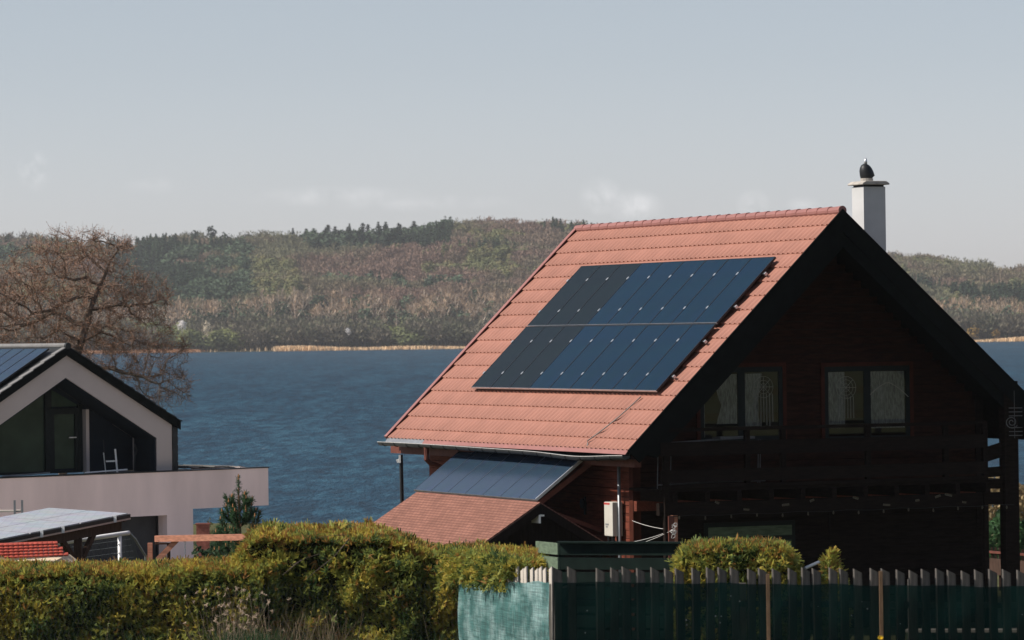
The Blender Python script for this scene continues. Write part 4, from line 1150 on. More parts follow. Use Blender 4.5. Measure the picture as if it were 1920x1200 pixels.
for dz in (-0.42, -1.25):
    b = MB((-FA.x, -FA.y, 4.5)); b.beam(FA + Vector((0, 0, dz)) - fn * 0.045, FB + Vector((0, 0, dz)) - fn * 0.045, 0.035, 0.07); b.build('rail', M['picket'], fence)
for s in (0.10, 2.2, 4.2, 6.0):
    p = FA + fx * s - fn * 0.12
    b = MB((-FA.x, -FA.y, 4.5)); b.box(p.x - 0.04, p.x + 0.04, p.y - 0.04, p.y + 0.04, -4.5, -2.95); b.build('post', M['picket'], fence)
def netting(p0, p1, top0, top1, bot, nrm, off, name, m, parent, o3, seed):
    b = MB((-o3.x, -o3.y, -o3.z)); nx, nz = 60, 14; vs = []; fs = []; r = random.Random(seed)
    L = (p1 - p0).length
    for j in range(nz + 1):
        for i in range(nx + 1):
            f = i / nx; g2 = j / nz
            p = p0.lerp(p1, f)
            tz = top0 + (top1 - top0) * f - 0.012 * abs(math.sin(f * L * 2.6 + seed)) - 0.006 * math.sin(f * L * 9)
            z = bot + (tz - bot) * g2
            d = off + 0.006 * math.sin(f * L * 4 + g2 * 3) + 0.006 * math.sin(f * L * 9 - g2 * 7 + seed) + 0.008 * math.sin(g2 * 11)
            vs.append((p.x + nrm.x * d, p.y + nrm.y * d, z))
    for j in range(nz):
        for i in range(nx): a = j * (nx + 1) + i; fs.append((a, a + 1, a + nx + 2, a + nx + 1))
    b.add(vs, fs); return b.build(name, m, parent, smooth=True)
o3 = Vector((FA.x, FA.y, -4.5))
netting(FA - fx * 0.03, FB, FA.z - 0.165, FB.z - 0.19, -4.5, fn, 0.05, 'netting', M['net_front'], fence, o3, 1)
for px_ in (1479, 1718):
    p = at(px_, 1090, 44.6 if px_ > 1600 else 45.0)
    p2 = FA + fx * ((p - FA).dot(fx)) + fn * 0.085
    b = MB((-FA.x, -FA.y, 4.5)); b.box(p2.x - 0.02, p2.x + 0.02, p2.y - 0.02, p2.y + 0.02, -4.5, p.z + 0.01); b.build('stake', M['stake'], fence)
for i in range(16):
    b = MB((-FA.x, -FA.y, 4.5)); s = rf.uniform(0.2, flen - 0.2); p = FA + fx * s + fn * 0.075; z = rf.uniform(-3.5, -3.0)
    b.tube([(p.x, p.y, z), (p.x, p.y - 0.006, z)], rf.uniform(0.005, 0.010), 8); b.build('net_tie', M['chime'], fence)

SA = Vector((FA.x - 0.03, FA.y + 0.02, FA.z)); SB_ = at(866, 1062, 49.2)
sd = Vector((SB_.x - SA.x, SB_.y - SA.y, 0)); slen = sd.length; sdir = sd.normalized(); sn = Vector((-sdir.y, sdir.x, 0))
if sn.x > 0: sn = -sn
side = thing('picket_fence', 'sunlit return of the picket fence covered with pale dusty turquoise netting', 'fence', (SA.x, SA.y, -4.6))
pk = None
for n in range(int(slen / 0.165)):
    s = n * 0.165 + 0.06
    base = SA + sdir * s; top = SA.z + (SB_.z - SA.z) * s / slen
    if pk is None:
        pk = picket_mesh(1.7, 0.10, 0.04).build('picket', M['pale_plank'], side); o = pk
    else: o = pk.copy(); COL.objects.link(o); o.parent = side
    o.location = (base.x - SA.x, base.y - SA.y, top - 1.7 + 4.6 + rf.uniform(-0.02, 0.01))
    o.rotation_euler = (0, rf.uniform(-0.03, 0.03), math.atan2(sdir.y, sdir.x))
for dz in (-0.45, -1.25):
    b = MB((-SA.x, -SA.y, 4.6)); b.beam(SA + Vector((0, 0, dz)) - sn * 0.05, SB_ + Vector((0, 0, dz)) - sn * 0.05, 0.035, 0.07); b.build('rail', M['picket'], side)
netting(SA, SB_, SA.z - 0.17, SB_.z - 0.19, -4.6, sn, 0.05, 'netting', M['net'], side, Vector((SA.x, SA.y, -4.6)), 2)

# ------------------------------------------------------------------ green board screen and raised bed behind the fence
CA = at(1050, 1018, 49.5); CBp = at(1280, 1019, 49.0); CCp = at(1006, 1014, 51.0)
scr = thing('board_screen', 'dark green slatted timber screen with one sunlit end behind the picket fence', 'screen', (CA.x, CA.y, -4.7))
def slats(p, q, m, nm, o=0.0):
    z = 0.0; k = 0
    b = MB((-CA.x, -CA.y, 4.7))
    while k < 9:
        b.beam(p + Vector((0, 0, -0.075 - z)), q + Vector((0, 0, -0.075 - z)), 0.025, 0.145); z += 0.178; k += 1
    return b.build(nm, m, scr)
slats(CA, CBp, M['green_shade_tone'], 'front_boards'); slats(CA + Vector((-0.02, 0.02, 0)), CCp, M['green_wood'], 'end_boards')
b = MB((-CA.x, -CA.y, 4.7)); b.box(CA.x - 0.02, CA.x + 0.05, CA.y + 0.03, CA.y + 0.10, -4.7, CA.z + 0.005); b.build('post', M['green_shade_tone'], scr)
b = MB((-CA.x, -CA.y, 4.7)); b.box(CBp.x - 0.06, CBp.x, CBp.y + 0.03, CBp.y + 0.10, -4.7, CBp.z); b.build('post', M['green_shade_tone'], scr)
b = MB((-CA.x, -CA.y, 4.7)); b.beam(CA + Vector((-0.03, -0.03, 0.012)), CBp + Vector((0, -0.03, 0.012)), 0.09, 0.02); b.build('capping', M['green_shade_tone'], scr)
p0 = at(1700, 1182, 47.5); p1 = at(1960, 1182, 47.0)
bed = thing('raised_bed', 'pale sunlit plank bed edge glimpsed between the pickets', 'raised bed', (p0.x, p0.y, -4.75))
b = MB((-p0.x, -p0.y, 4.75)); b.beam(p0, p1, 0.16, 0.035); b.build('top_plank', M['pale_plank'], bed)
b = MB((-p0.x, -p0.y, 4.75)); b.beam(p0 - Vector((0, 0, 0.19)), p1 - Vector((0, 0, 0.19)), 0.03, 0.34); b.build('side_board', M['green_wood'], bed)
q0 = at(1508, 1066, 48.3); q1 = at(1553, 1046, 49.6)
rail = thing('hand_rail', 'short sloping grey metal rail beside the small round shrub', 'handrail', (q0.x, q0.y, -4.7))
b = MB((-q0.x, -q0.y, 4.7)); b.tube([q0, q1], 0.02, 8); b.build('bar', M['pipe_grey'], rail)
b = MB((-q0.x, -q0.y, 4.7)); b.tube([q1, (q1.x, q1.y, -4.8)], 0.02, 8); b.build('post', M['pipe_grey'], rail)

# ------------------------------------------------------------------ hedges of thuja
HC = np.array([(0.50, 0.385, 0.07), (0.40, 0.365, 0.072), (0.29, 0.31, 0.068), (0.17, 0.22, 0.06), (0.036, 0.072, 0.025), (0.33, 0.175, 0.048)])
def sprays(P, N, size, r, warm, leaves=4):
    """thuja sprays: little flat fans of scale-leaf strips at points P facing N"""
    n = len(P)
    d0 = unit(N * 0.75 + r.normal(size=(n, 3)) * 0.62 + np.array([-0.12, 0, 0.30]))
    side = perp(d0, r)
    Q = []; T = []
    clump = noise2(P[:, 0] * 10 + 300, P[:, 2] * 10 + P[:, 1] * 7 + 300, 3.2, 5) * 0.6 + noise2(P[:, 0] * 10 + 300, P[:, 2] * 10 + P[:, 1] * 7, 1.1, 6) * 0.4
    w = np.clip(warm + (clump - 0.5) * 1.6 + r.normal(size=n) * 0.24, 0, 0.999)
    lut = np.array([HC[4], HC[3], HC[2], HC[1], HC[0]])
    f = w * 4; i = np.clip(f.astype(int), 0, 3); fr = (f - i)[:, None]
    col = lut[i] * (1 - fr) + lut[i + 1] * fr
    long_ = r.random(n) < 0.05                 # stray shoots
    rust = r.random(n) < 0.06 + 0.34 * np.clip(N[:, 2] - 0.5, 0, 0.5) * 2
    col[rust] = HC[5]
    for k in range(leaves):
        a = (k - (leaves - 1) / 2) * 0.42
        d = unit(d0 * math.cos(a) + side * math.sin(a) + r.normal(size=(n, 3)) * 0.12)
        L = size * r.uniform(0.7, 1.2, n) * np.where(long_, 1.7, 1.0)
        c = P + d * (L * 0.5)[:, None]
        Q.append(quads_from(c, d, unit(side * math.cos(a) - d0 * math.sin(a) + 0.25 * r.normal(size=(n, 3))), L, L * r.uniform(0.16, 0.26, n), 0.45))
        T.append(col * r.uniform(0.75, 1.2, (n, 1)))
    return np.concatenate(Q), np.concatenate(T)
def hedge(name, label, pts, thick, front, base, nper, size, seed, ends=True, cat='hedge', lump=0.10, extra=None):
    """pts: list of (world x, world y at the middle of the hedge, top z) along the hedge"""
    r = np.random.default_rng(seed)
    xs = np.array([p[0] for p in pts]); ys = np.array([p[1] for p in pts]); zs = np.array([p[2] for p in pts])
    L = np.concatenate([[0], np.cumsum(np.hypot(np.diff(xs), np.diff(ys)))]); tot = L[-1]
    def frame(s): return np.interp(s, L, xs), np.interp(s, L, ys), np.interp(s, L, zs)
    H = (zs - base).mean()
    n1 = int(nper * tot * H); n2 = int(nper * tot * thick * 1.2); n3 = int(nper * H * thick) if ends else 0
    P = []; N = []
    s = r.random(n1) * tot; x, y, z = frame(s); h = base + (z - base) * r.random(n1)
    bul = 0.6 * lump * (noise2(s * 10 + 50, h * 10 + 90, 7.0, seed) - 0.4) + 0.7 * lump * (noise2(s * 10, h * 10, 2.4, seed + 1) - 0.5)
    rr_ = np.clip((z - h) / 0.18, 0, 1)                     # rounded shoulder
    y1 = y - thick / 2 * (0.72 + 0.28 * rr_) - bul * 2.2 - 0.22 * r.random(n1) ** 2 + 0.08
    P.append(np.stack([x, y1, h], -1)); N.append(np.stack([0 * x - 0.25, 0 * x - 1, 0.25 + (1 - rr_)], -1))
    s = r.random(n2) * tot; x, y, z = frame(s); v = r.random(n2) - 0.5
    bul = 0.5 * lump * (noise2(s * 10 + 50, v * 10 + 30, 5.0, seed + 3) - 0.5) + 0.35 * lump * (noise2(s * 10, v * 10, 1.8, seed + 4) - 0.5) + 0.05 * r.random(n2) ** 4
    P.append(np.stack([x, y + v * thick, z + bul - 0.09 * np.abs(2 * v) ** 3], -1)); N.append(np.stack([0 * x - 0.1, v * 1.2, 0 * x + 1], -1))
    for e in ((0, -1), (tot, 1)) if ends else ():
        x, y, z = frame(e[0]); v = r.random(n3) - 0.5; h = base + (z - base) * r.random(n3)
        rr_ = np.clip((z - h) / 0.2, 0, 1)
        P.append(np.stack([x + e[1] * (0.10 * rr_ + r.normal(size=n3) * 0.03), y + v * thick, h], -1)); N.append(np.stack([0 * v + e[1], v, 0 * v + 0.3], -1))
    P = np.concatenate(P); N = unit(np.concatenate(N))
    warm = 0.50 - 0.02 * np.clip(N[:, 2], 0, 1) + 0.02 * (P[:, 2] - base) / max(H, 0.1)
    if extra is not None:
        P = np.concatenate([P, extra]); N = np.concatenate([N, np.tile([[-0.3, -0.8, 0.2]], (len(extra), 1))]); warm = np.concatenate([warm, np.full(len(extra), 0.42)])
    q, t = sprays(P, N, size, r, warm)
    o3 = np.array([xs.mean(), ys.mean(), base])
    root = np_mesh(name, q, M['leaf'], t, origin=o3)
    # woody dark inside
    b = MB(tuple(-o3)); vs = []; fs = []; m = len(pts)
    for (x, y, z) in pts:
        k = thick / 2 - 0.10
        vs += [(x, y - k, base), (x, y - k, z - 0.16), (x, y - k + 0.12, z - 0.08), (x, y + k, z - 0.08), (x, y + k, base)]
    for i in range(m - 1):
        for k in range(4): a = i * 5 + k; fs.append((a, a + 1, a + 6, a + 5))
    fs += [(0, 1, 2, 3, 4), tuple((m - 1) * 5 + k for k in (4, 3, 2, 1, 0))]
    b.add(vs, fs); b.build('inner_branches', M['hedge_core'], root)
    tag(root, label, cat)
    return root
def hp(l, Y): return [(lambda p: (p.x, p.y, p.z))(at(x, y, Y)) for x, y in l]
hedge('clipped_hedge', 'long low clipped thuja hedge in front of the modern house', hp([(-120, 1068), (0, 1068), (100, 1067), (200, 1065), (300, 1064), (380, 1062), (440, 1060), (500, 1056)], 50.4), 1.1, 0, -4.7, 2600, 0.062, 31, lump=0.10)
_r = np.random.default_rng(77); _n = 6500; _f = _r.random(_n)
OVER = np.array(SB_) + np.array([[-0.09, 0.25, 0]]) + _f[:, None] * np.array([[(SA.x - SB_.x) * 0.68, (SA.y - SB_.y) * 0.68, 0]]) + np.stack([_r.normal(size=_n) * 0.08 - 0.02, _r.normal(size=_n) * 0.12, 0.19 - _r.random(_n) ** 1.1 * (0.29 + 0.10 * np.sin(_f * 25) + 0.06 * np.sin(_f * 61)) + 0 * _f], -1)
hedge('tall_hedge', 'tall unclipped thuja hedge in the middle, in front of the shed', hp([(452, 1040), (470, 1006), (500, 995), (560, 999), (620, 998), (690, 1002), (730, 1006), (770, 1020), (810, 1034), (850, 1040), (930, 1042), (1006, 1044)], 50.9), 1.6, 0, -4.7, 2300, 0.068, 32, lump=0.24, extra=OVER)
hedge('clipped_hedge', 'short bright thuja hedge behind the netted pickets, beside the green screen', hp([(1290, 1026), (1310, 1021), (1350, 1022), (1400, 1020), (1440, 1022), (1470, 1026)], 48.4), 0.8, 0, -4.7, 2200, 0.066, 33, lump=0.12)
def shrub(name, label, px, top, Y, wpx, base, seed, n=1500, size=0.075):
    r = np.random.default_rng(seed)
    p = at(px, top, Y); w = wpx / FPX * Y / 2; H = p.z - base
    d = rand_unit(n, r); rad = np.clip(1 - 0.35 * r.random(n) ** 2, 0, 1)[:, None]
    P = d * rad * np.array([w, w, H / 2]) + np.array([p.x, p.y, base + H / 2])
    P[:, 0] += 0.03 * np.sin(P[:, 2] * 15 + seed)
    q, t = sprays(P, d, size, r, 0.55 + 0.2 * d[:, 2])
    o3 = np.array([p.x, p.y, base])
    root = np_mesh(name, q, M['leaf'], t, origin=o3)
    b = MB(); b.tube([(0, 0, 0), (0.01, 0, H * 0.5), (0, 0.01, H * 0.85)], [w * 0.5, w * 0.55, w * 0.2], 8); b.build('inner_branches', M['hedge_core'], root)
    tag(root, label, 'shrub')
shrub('thuja_shrub', 'small round topped thuja shrub alone in front of the dark doorway', 1561, 1033, 48.2, 46, -4.2, 41)
shrub('young_shrub', 'tip of a dark young shrub against the water, left of the shed roof', 688, 974, 74, 20, -4.2, 42, 300, 0.09)

# wire mesh fence along the hedge, fastened to the netted return
W0 = at(-60, 1086, 49.35); W1 = Vector((SB_.x, SB_.y - 0.02, SB_.z - 0.2))
wf = thing('wire_fence', 'fine zinc wire mesh fence running in front of the hedge', 'fence', (W1.x, W1.y, -4.6))
b = MB((-W1.x, -W1.y, 4.6))
wl_ = Vector((W0.x - W1.x, W0.y - W1.y, 0)); wn_ = wl_.length; wd = wl_.normalized()
cell = 0.055; nn = int(wn_ / cell); zt, zb = -3.06, -4.2; nzc = int((zt - zb) / cell)
vs = []; fs = []
tw = 0.0008
for i in range(nn):
    s0 = i * cell
    base = len(vs)
    for j in range(nzc + 1):
        s = s0 + (cell * 0.5 if j % 2 else -cell * 0.0)
        p = W1 + wd * s; z = zt - j * cell + 0.012 * math.sin(s * 3.1)
        y = p.y - 0.02 - 0.03 * math.sin(s * 2.3 + j * 0.1)
        vs += [(p.x - tw, y, z), (p.x + tw, y, z)]
    for j in range(nzc):
        a = base + 2 * j; fs.append((a, a + 1, a + 3, a + 2))
b.add(vs, fs)
b.build('mesh', M['wire'], wf)
for s in ():
    p = W1 + wd * s; b = MB((-W1.x, -W1.y, 4.6)); b.box(p.x - 0.006, p.x + 0.006, p.y + 0.02, p.y + 0.035, -4.6, zt + 0.02); b.build('post', M['wire'], wf)

# dead branches poking out of the hedge, weeds and grass in front
rw = random.Random(12)
b = MB()
for (xa, ya, xb, yb, rad) in ((650, 1003, 590, 1010, 0.004), (655, 1010, 625, 1045, 0.008), (625, 1045, 575, 1085, 0.005), (600, 1038, 545, 1060, 0.004), (565, 1050, 530, 1078, 0.006)):
    p = at(xa, ya, 50.0); q = at(xb, yb, 49.7)
    b.tube([p, p.lerp(q, 0.5) + Vector((0.02, -0.02, 0.02)), q], [rad, rad * 0.8, rad * 0.5], 5)
tag(b.build('dead_branch', M['bark'], origin=at(640, 1030, 50)), 'dead grey branches lying in the face of the tall hedge', 'branch')
def tuft(name, label, px0, px1, Y, hmin, hmax, n, cols, seed, cat, lean=0.35, head=0.0, zbase=None, kind='stuff', wid=0.006):
    r = np.random.default_rng(seed)
    x0 = at(px0, 1200, Y).x; x1 = at(px1, 1200, Y).x
    X = r.uniform(x0, x1, n); Yv = Y + r.uniform(-0.25, 0.25, n)
    Zb = np.array([ground_z(y) for y in Yv]) if zbase is None else np.full(n, zbase)
    H = r.uniform(hmin, hmax, n); d = unit(np.stack([r.normal(size=n) * lean, r.normal(size=n) * lean, np.ones(n)], -1))
    Q = []; T = []
    c0 = np.array(cols)[r.integers(0, len(cols), n)] * r.uniform(0.75, 1.2, (n, 1))
    p = np.stack([X, Yv, Zb], -1); side_ = unit(np.stack([np.ones(n), r.normal(size=n) * 0.5, np.zeros(n)], -1))
    for k in range(3):
        L = H / 3
        Q.append(quads_from(p + d * (L / 2)[:, None], d, side_, L * 1.02, np.full(n, wid) * (1 - 0.28 * k), 0.75)); T.append(c0)
        p = p + d * L[:, None]; d = unit(d + np.stack([r.normal(size=n) * 0.14, r.normal(size=n) * 0.1, -0.08 + 0 * H], -1))
    if head:
        m = 7
        for k in range(m):
            dd = rand_unit(n, r)
            Q.append(quads_from(p + dd * head * 0.6, dd, perp(dd, r), np.full(n, head), np.full(n, head * 0.45), 0.5)); T.append(c0 * 1.25)
    o3 = np.array([(x0 + x1) / 2, Y, ground_z(Y)])
    o = np_mesh(name, np.concatenate(Q), M['leaf'], np.concatenate(T), origin=o3)
    tag(o, label, cat, None, kind)
TAN = [(0.36, 0.26, 0.16), (0.30, 0.21, 0.13), (0.42, 0.32, 0.22)]
tuft('dry_grass', 'dry tan grass standing before the hedge', 400, 660, 48.9, 0.7, 1.25, 420, TAN, 51, 'grass', 0.22)
tuft('dry_weeds', 'dry seed headed weeds standing before the hedge', 395, 500, 48.8, 0.95, 1.5, 70, [(0.36, 0.27, 0.19), (0.40, 0.31, 0.22)], 52, 'weeds', 0.16, 0.03)
tuft('dry_weeds', 'sparse dry stalks before the hedge', -20, 860, 48.9, 0.5, 1.1, 130, TAN, 57, 'weeds', 0.25)
tuft('green_grass', 'fresh green grass tufts at the foot of the hedge', 420, 515, 48.6, 0.7, 1.0, 700, [(0.02, 0.08, 0.03), (0.03, 0.10, 0.04)], 53, 'grass', 0.22, wid=0.009)
tuft('green_grass', 'fresh green grass low along the hedge', -40, 860, 48.7, 0.5, 0.95, 1500, [(0.03, 0.075, 0.025), (0.05, 0.085, 0.03)], 58, 'grass', 0.3, wid=0.008)
tuft('dry_weeds', 'dry stalks standing in front of the shaded netting', 1040, 1960, 44.0, 0.25, 0.62, 120, [(0.22, 0.19, 0.15), (0.16, 0.14, 0.11)], 54, 'weeds', 0.2, 0.022)
tuft('dry_weeds', 'bent dry stalks in front of the turquoise netting', 900, 1040, 46.0, 0.3, 0.6, 26, [(0.12, 0.16, 0.13)], 55, 'weeds', 0.2)
p = at(1651, 1196, 43.8)
dand = thing('dandelion', 'single yellow dandelion flower in front of the dark netting', 'flower', (p.x, p.y, ground_z(p.y)))
b = MB((-p.x, -p.y, -ground_z(p.y))); b.tube([(p.x, p.y, ground_z(p.y)), (p.x + 0.01, p.y, p.z)], 0.004, 5); b.build('stem', M['green_wood'], dand)
b = MB((-p.x, -p.y, -ground_z(p.y)))
for i in range(14):
    a = i * 0.449 * 3; e = 0.3 + 0.08 * (i % 4)
    b.beam(p, p + Vector((math.cos(a) * 0.03, -0.012 + math.sin(a) * 0.012, 0.02 * math.sin(a) + 0.008)), 0.012, 0.004)
M['petal'] = mat('yellow_petal', (0.65, 0.42, 0.02), 0.7, 0.1, 0.1, 10); b.build('petals', M['petal'], dand)

# ------------------------------------------------------------------ modern white house on the left
MG = at(123, 665, 93.0); MA = R(40)
MZ = -5.9
mh = thing('modern_house', 'modern house with pale gable frame, dark glazing and long pink grey balcony wall', 'house', (MG.x, MG.y, MZ), MA)
MM = Matrix.Translation((MG.x, MG.y, MZ)) @ Matrix.Rotation(MA, 4, 'Z')
def XB(): return MB((0, 0, -MZ))
a0, e0 = -0.40, 3.0
pt = 0.572                                            # roof slope (rise over run)
def rz(x): return a0 - pt * abs(x)
DEP = 9.0
b = XB()
outer = [(-2.98, 0, -3.18), (-2.98, 0, rz(2.98)), (0, 0, a0), (2.98, 0, rz(2.98)), (2.98, 0, -3.18)]
inner = [(2.54, 0, -3.18), (2.54, 0, -2.40), (0, 0, -0.93), (-2.54, 0, -2.40), (-2.54, 0, -3.18)]
for poly in ([outer[0], outer[1], inner[3], inner[4]], [outer[1], outer[2], inner[2], inner[3]], [outer[2], outer[3], inner[1], inner[2]], [outer[3], outer[4], inner[0], inner[1]]):
    b.prism(poly, (0, 0.9, 0))
b.build('gable_frame', M['plaster_grey'], mh)
b = XB(); ins = [(2.535, 0.03, -3.18), (2.535, 0.03, -2.40 + 0.004), (0, 0.03, -0.936), (-2.535, 0.03, -2.40 + 0.004), (-2.535, 0.03, -3.18)]
for p_, q_ in zip(ins[:-1], ins[1:]):
    b.prism([p_, q_, (q_[0] * 0.988, 0.03, q_[2] - 0.022), (p_[0] * 0.988, 0.03, p_[2] - 0.022)], (0, 0.86, 0))
b.build('dark_soffit', M['blue_wall'], mh)
b = XB(); b.box(2.54, 2.98, 0.905, DEP, -3.2, rz(2.98)); b.box(-2.98, -2.54, 0.905, DEP, -3.2, rz(2.98))
b.build('side_walls', M['plaster_grey'], mh)
b = XB(); b.prism([(-2.54, 1.0, -3.18), (2.54, 1.0, -3.18), (2.54, 1.0, -2.40), (0, 1.0, -0.93), (-2.54, 1.0, -2.40)], (0, 0.08, 0)); b.build('recessed_wall', M['blue_wall'], mh)
gy = 0.985
b = XB()
b.prism([(-1.30, gy, -3.12), (0.02, gy, -3.12), (0.02, gy, -1.08), (-1.30, gy, -1.78)], (0, -0.012, 0)); b.build('window_pane', M['dark_glass'], mh)
b = XB()
b.prism([(0.20, gy, -1.20), (0.20, gy, -1.62), (0.94, gy, -1.62), (0.94, gy, -1.58)], (0, -0.012, 0)); b.box(0.22, 0.92, gy - 0.012, gy, -3.08, -1.80); b.build('door_pane', M['dark_glass'], mh)
b = XB()
b.box(-1.42, -1.30, gy - 0.06, gy, -3.16, -1.80); b.box(0.02, 0.20, gy - 0.07, gy, -3.16, -1.03); b.box(0.94, 1.06, gy - 0.065, gy, -3.16, -1.58)
b.box(0.20, 0.94, gy - 0.06, gy, -1.80, -1.66); b.box(0.20, 0.28, gy - 0.055, gy, -3.16, -1.80); b.box(0.86, 0.94, gy - 0.055, gy, -3.16, -1.80); b.box(-1.30, 0.94, gy - 0.05, gy, -3.18, -3.12)
b.build('glazing_frame', M['window_frame'], mh)
b = XB(); b.box(1.08, 1.17, 0.80, 0.97, -3.18, -1.70); b.build('partition_edge', M['plaster_grey'], mh)
b = XB(); b.tube([(0.66, gy - 0.10, -2.35), (0.86, gy - 0.10, -2.35)], 0.015, 6); b.build('door_handle', M['alu'], mh)
b = XB(); b.tube([(2.30, 0.6, -3.18), (2.32, 0.6, -2.85), (2.38, 0.6, -2.70), (2.34, 0.6, -2.55)], 0.02, 6); b.build('drain_pipe', M['gutter'], mh)
# roof slabs with tile courses, black verge boards, right wall cladding
for side_ in (-1, 1):
    b = XB(); w = 3.18
    b.prism([(0, -0.05, a0 + 0.03), (side_ * w, -0.05, rz(w) + 0.03), (side_ * w, -0.05, rz(w) + 0.20), (0, -0.05, a0 + 0.20)], (0, DEP, 0))
    b.build('roof_slab', M['roof_dark'], mh)
    b = XB()
    k = 0; x = 0.06
    while x < w:
        x1 = min(x + 0.30, w + 0.04)
        zz = lambda q, d: a0 - pt * q + d
        b.prism([(side_ * x, -0.10, zz(x, 0.192)), (side_ * x1, -0.10, zz(x1, 0.212)), (side_ * x1, -0.10, zz(x1, 0.236)), (side_ * x, -0.10, zz(x, 0.212))], (0, 0.16 if side_ < 0 else DEP, 0))
        x += 0.30; k += 1
    b.build('verge_tiles', M['verge'] if side_ < 0 else M['roof_dark'], mh)
    b = XB(); b.prism([(0, -0.09, a0 + 0.0), (side_ * w, -0.09, rz(w) + 0.0), (side_ * w, -0.09, rz(w) + 0.20), (0, -0.09, a0 + 0.20)], (0, 0.04, 0)); b.build('verge_board', M['barge'], mh)
b = XB(); b.box(-3.1, -0.08, 0.15, DEP, 0, 0.001)
b = XB(); b.tube([(0, -0.10, a0 + 0.215), (0, DEP, a0 + 0.215)], 0.06, 10); rc = b.build('ridge_cap', M['verge'], mh)
b = XB(); b.tube([(0, -0.12, a0 + 0.205), (0, -0.05, a0 + 0.205)], 0.08, 12); b.build('ridge_end', M['roof_dark'], mh)
b = XB(); b.box(2.985, 3.12, -0.03, DEP - 0.2, -3.2, rz(3.12) + 0.02)
for k in range(5): b.box(3.12, 3.14, -0.02, DEP - 0.2, -3.15 + k * 0.2, -2.98 + k * 0.2)
b.build('dark_side_cladding', M['roof_dark'], mh)
b = MB(); vs_ = [MM @ Vector((x, y, 0.012)) for x, y in ((-5.5, -9.5), (9.5, -9.5), (9.5, -0.31), (-5.5, -0.31))]; b.add([(v.x, v.y, ground_z(v.y) + 0.09) for v in vs_], [(0, 1, 2, 3)]); o = b.build('bounce_sheet', M['bounce']); o['kind'] = 'structure'  # unseen pale sheet added to bounce sunlight onto the balcony wall
# long balcony wall with overhang, garage recess, downpipe
b = XB()
b.box(-6.0, 5.58, -0.30, -0.02, -4.10, -3.20)
b.box(2.60, 3.35, -0.30, 0.20, -5.9, -4.10); b.box(-6.0, -0.6, -0.30, -0.02, -5.9, -4.10); b.box(-0.6, 2.60, -0.30, -0.02, -4.22, -4.10)
b.box(5.30, 5.58, -0.02, 2.5, -4.10, -3.20)
b.build('balcony_wall', M['plaster_pink'], mh)
b = XB(); b.box(-6.0, 5.60, -0.32, 0.0, -3.20, -3.175); b.build('wall_capping', M['black'], mh)
b = XB(); b.box(-2.5, 2.5, 0.0, 0.95, -3.35, -3.24); b.build('balcony_floor', M['door_grey'], mh)
b = XB(); b.box(-0.6, 2.79, 0.10, 0.16, -5.9, -4.22); b.build('garage_door', M['door_grey'], mh)
b = XB(); b.box(2.55, 2.60, 0.06, 0.10, -5.9, -4.25); b.build('door_guide', M['black'], mh)
b = XB(); b.box(3.38, 3.48, 0.05, 0.15, -5.9, -4.10); b.build('dark_post', M['gutter'], mh)
b = XB(); b.box(5.30, 5.58, 0.0, 4.0, -4.12, -4.10); b.box(3.15, 5.48, 0.6, 4.0, -3.34, -3.28); b.build('terrace_slab', M['door_grey'], mh)
for k in range(7):
    b = XB(); x = 3.2 + k * 0.38
    b.prism([(x, 0.7, -3.10 - 0.012 * k), (x + 0.30, 0.7, -3.14 - 0.012 * k), (x + 0.30, 0.7, -3.165 - 0.012 * k), (x, 0.7, -3.125 - 0.012 * k)], (0, 2.4, 0)); b.build('terrace_slat', M['roof_dark'] if k % 2 else M['verge'], mh)
# things on the balcony
cp = MM @ Vector((1.55, 0.35, -3.24 - MZ))
chair = thing('folding_chair', 'folded white metal chair leaning on the balcony of the modern house', 'chair', cp, MA)
b = MB(); b.tube([(0.10, 0, 0), (0.04, 0, 0.60)], 0.022, 6); b.build('leg', M['sheen_white'], chair)
b = MB(); b.tube([(-0.16, 0.1, 0), (-0.22, 0.1, 0.52)], 0.014, 6); b.build('leg', M['alu'], chair)
b = MB(); b.box(-0.20, 0.10, 0.0, 0.04, 0.30, 0.335); b.build('seat', M['sheen_white'], chair)
b = MB(); b.tube([(-0.20, 0.1, 0.5), (-0.22, 0.1, 0.82)], 0.01, 6); b.build('back_bar', M['black'], chair)
pp2 = MM @ Vector((0.6, 0.02, -3.17 - MZ))
pr = thing('balcony_rail', 'low white rail lying along the capping of the balcony wall', 'rail', pp2, MA)
b = MB(); b.tube([(-0.1, 0, 0.01), (1.1, 0, 0.05)], 0.018, 6); b.build('bar', M['sheen_white'], pr)
b = MB(); b.tube([(-2.3, 0.1, 0.0), (-1.0, 0.1, 0.04)], 0.018, 6); b.build('bar', M['pipe_grey'], pr)
# its solar panels
src = None
sc_, ss_ = math.cos(math.atan(pt)), math.sin(math.atan(pt))
for k in range(9):
    if src is None: src = make_panel('solar_panel', 0.50, 3.0, 0.04, M['pv_blue2'], M['frame_black'], None); o = src
    else: o = copy_tree(src)
    u = 0.50 + k * 0.515
    mid = Vector((-1.60 * 1.0, u, rz(1.60) + 0.33 - MZ))
    m = Matrix(((0, sc_, -ss_, 0), (-1, 0, 0, 0), (0, ss_, sc_, 0), (0, 0, 0, 1)))
    o.matrix_world = MM @ Matrix.Translation(mid) @ m
    tag(o, 'blue solar panel on the modern house, %s back from the gable edge' % ORD[k], 'solar panel', 'solar panels on the modern house')

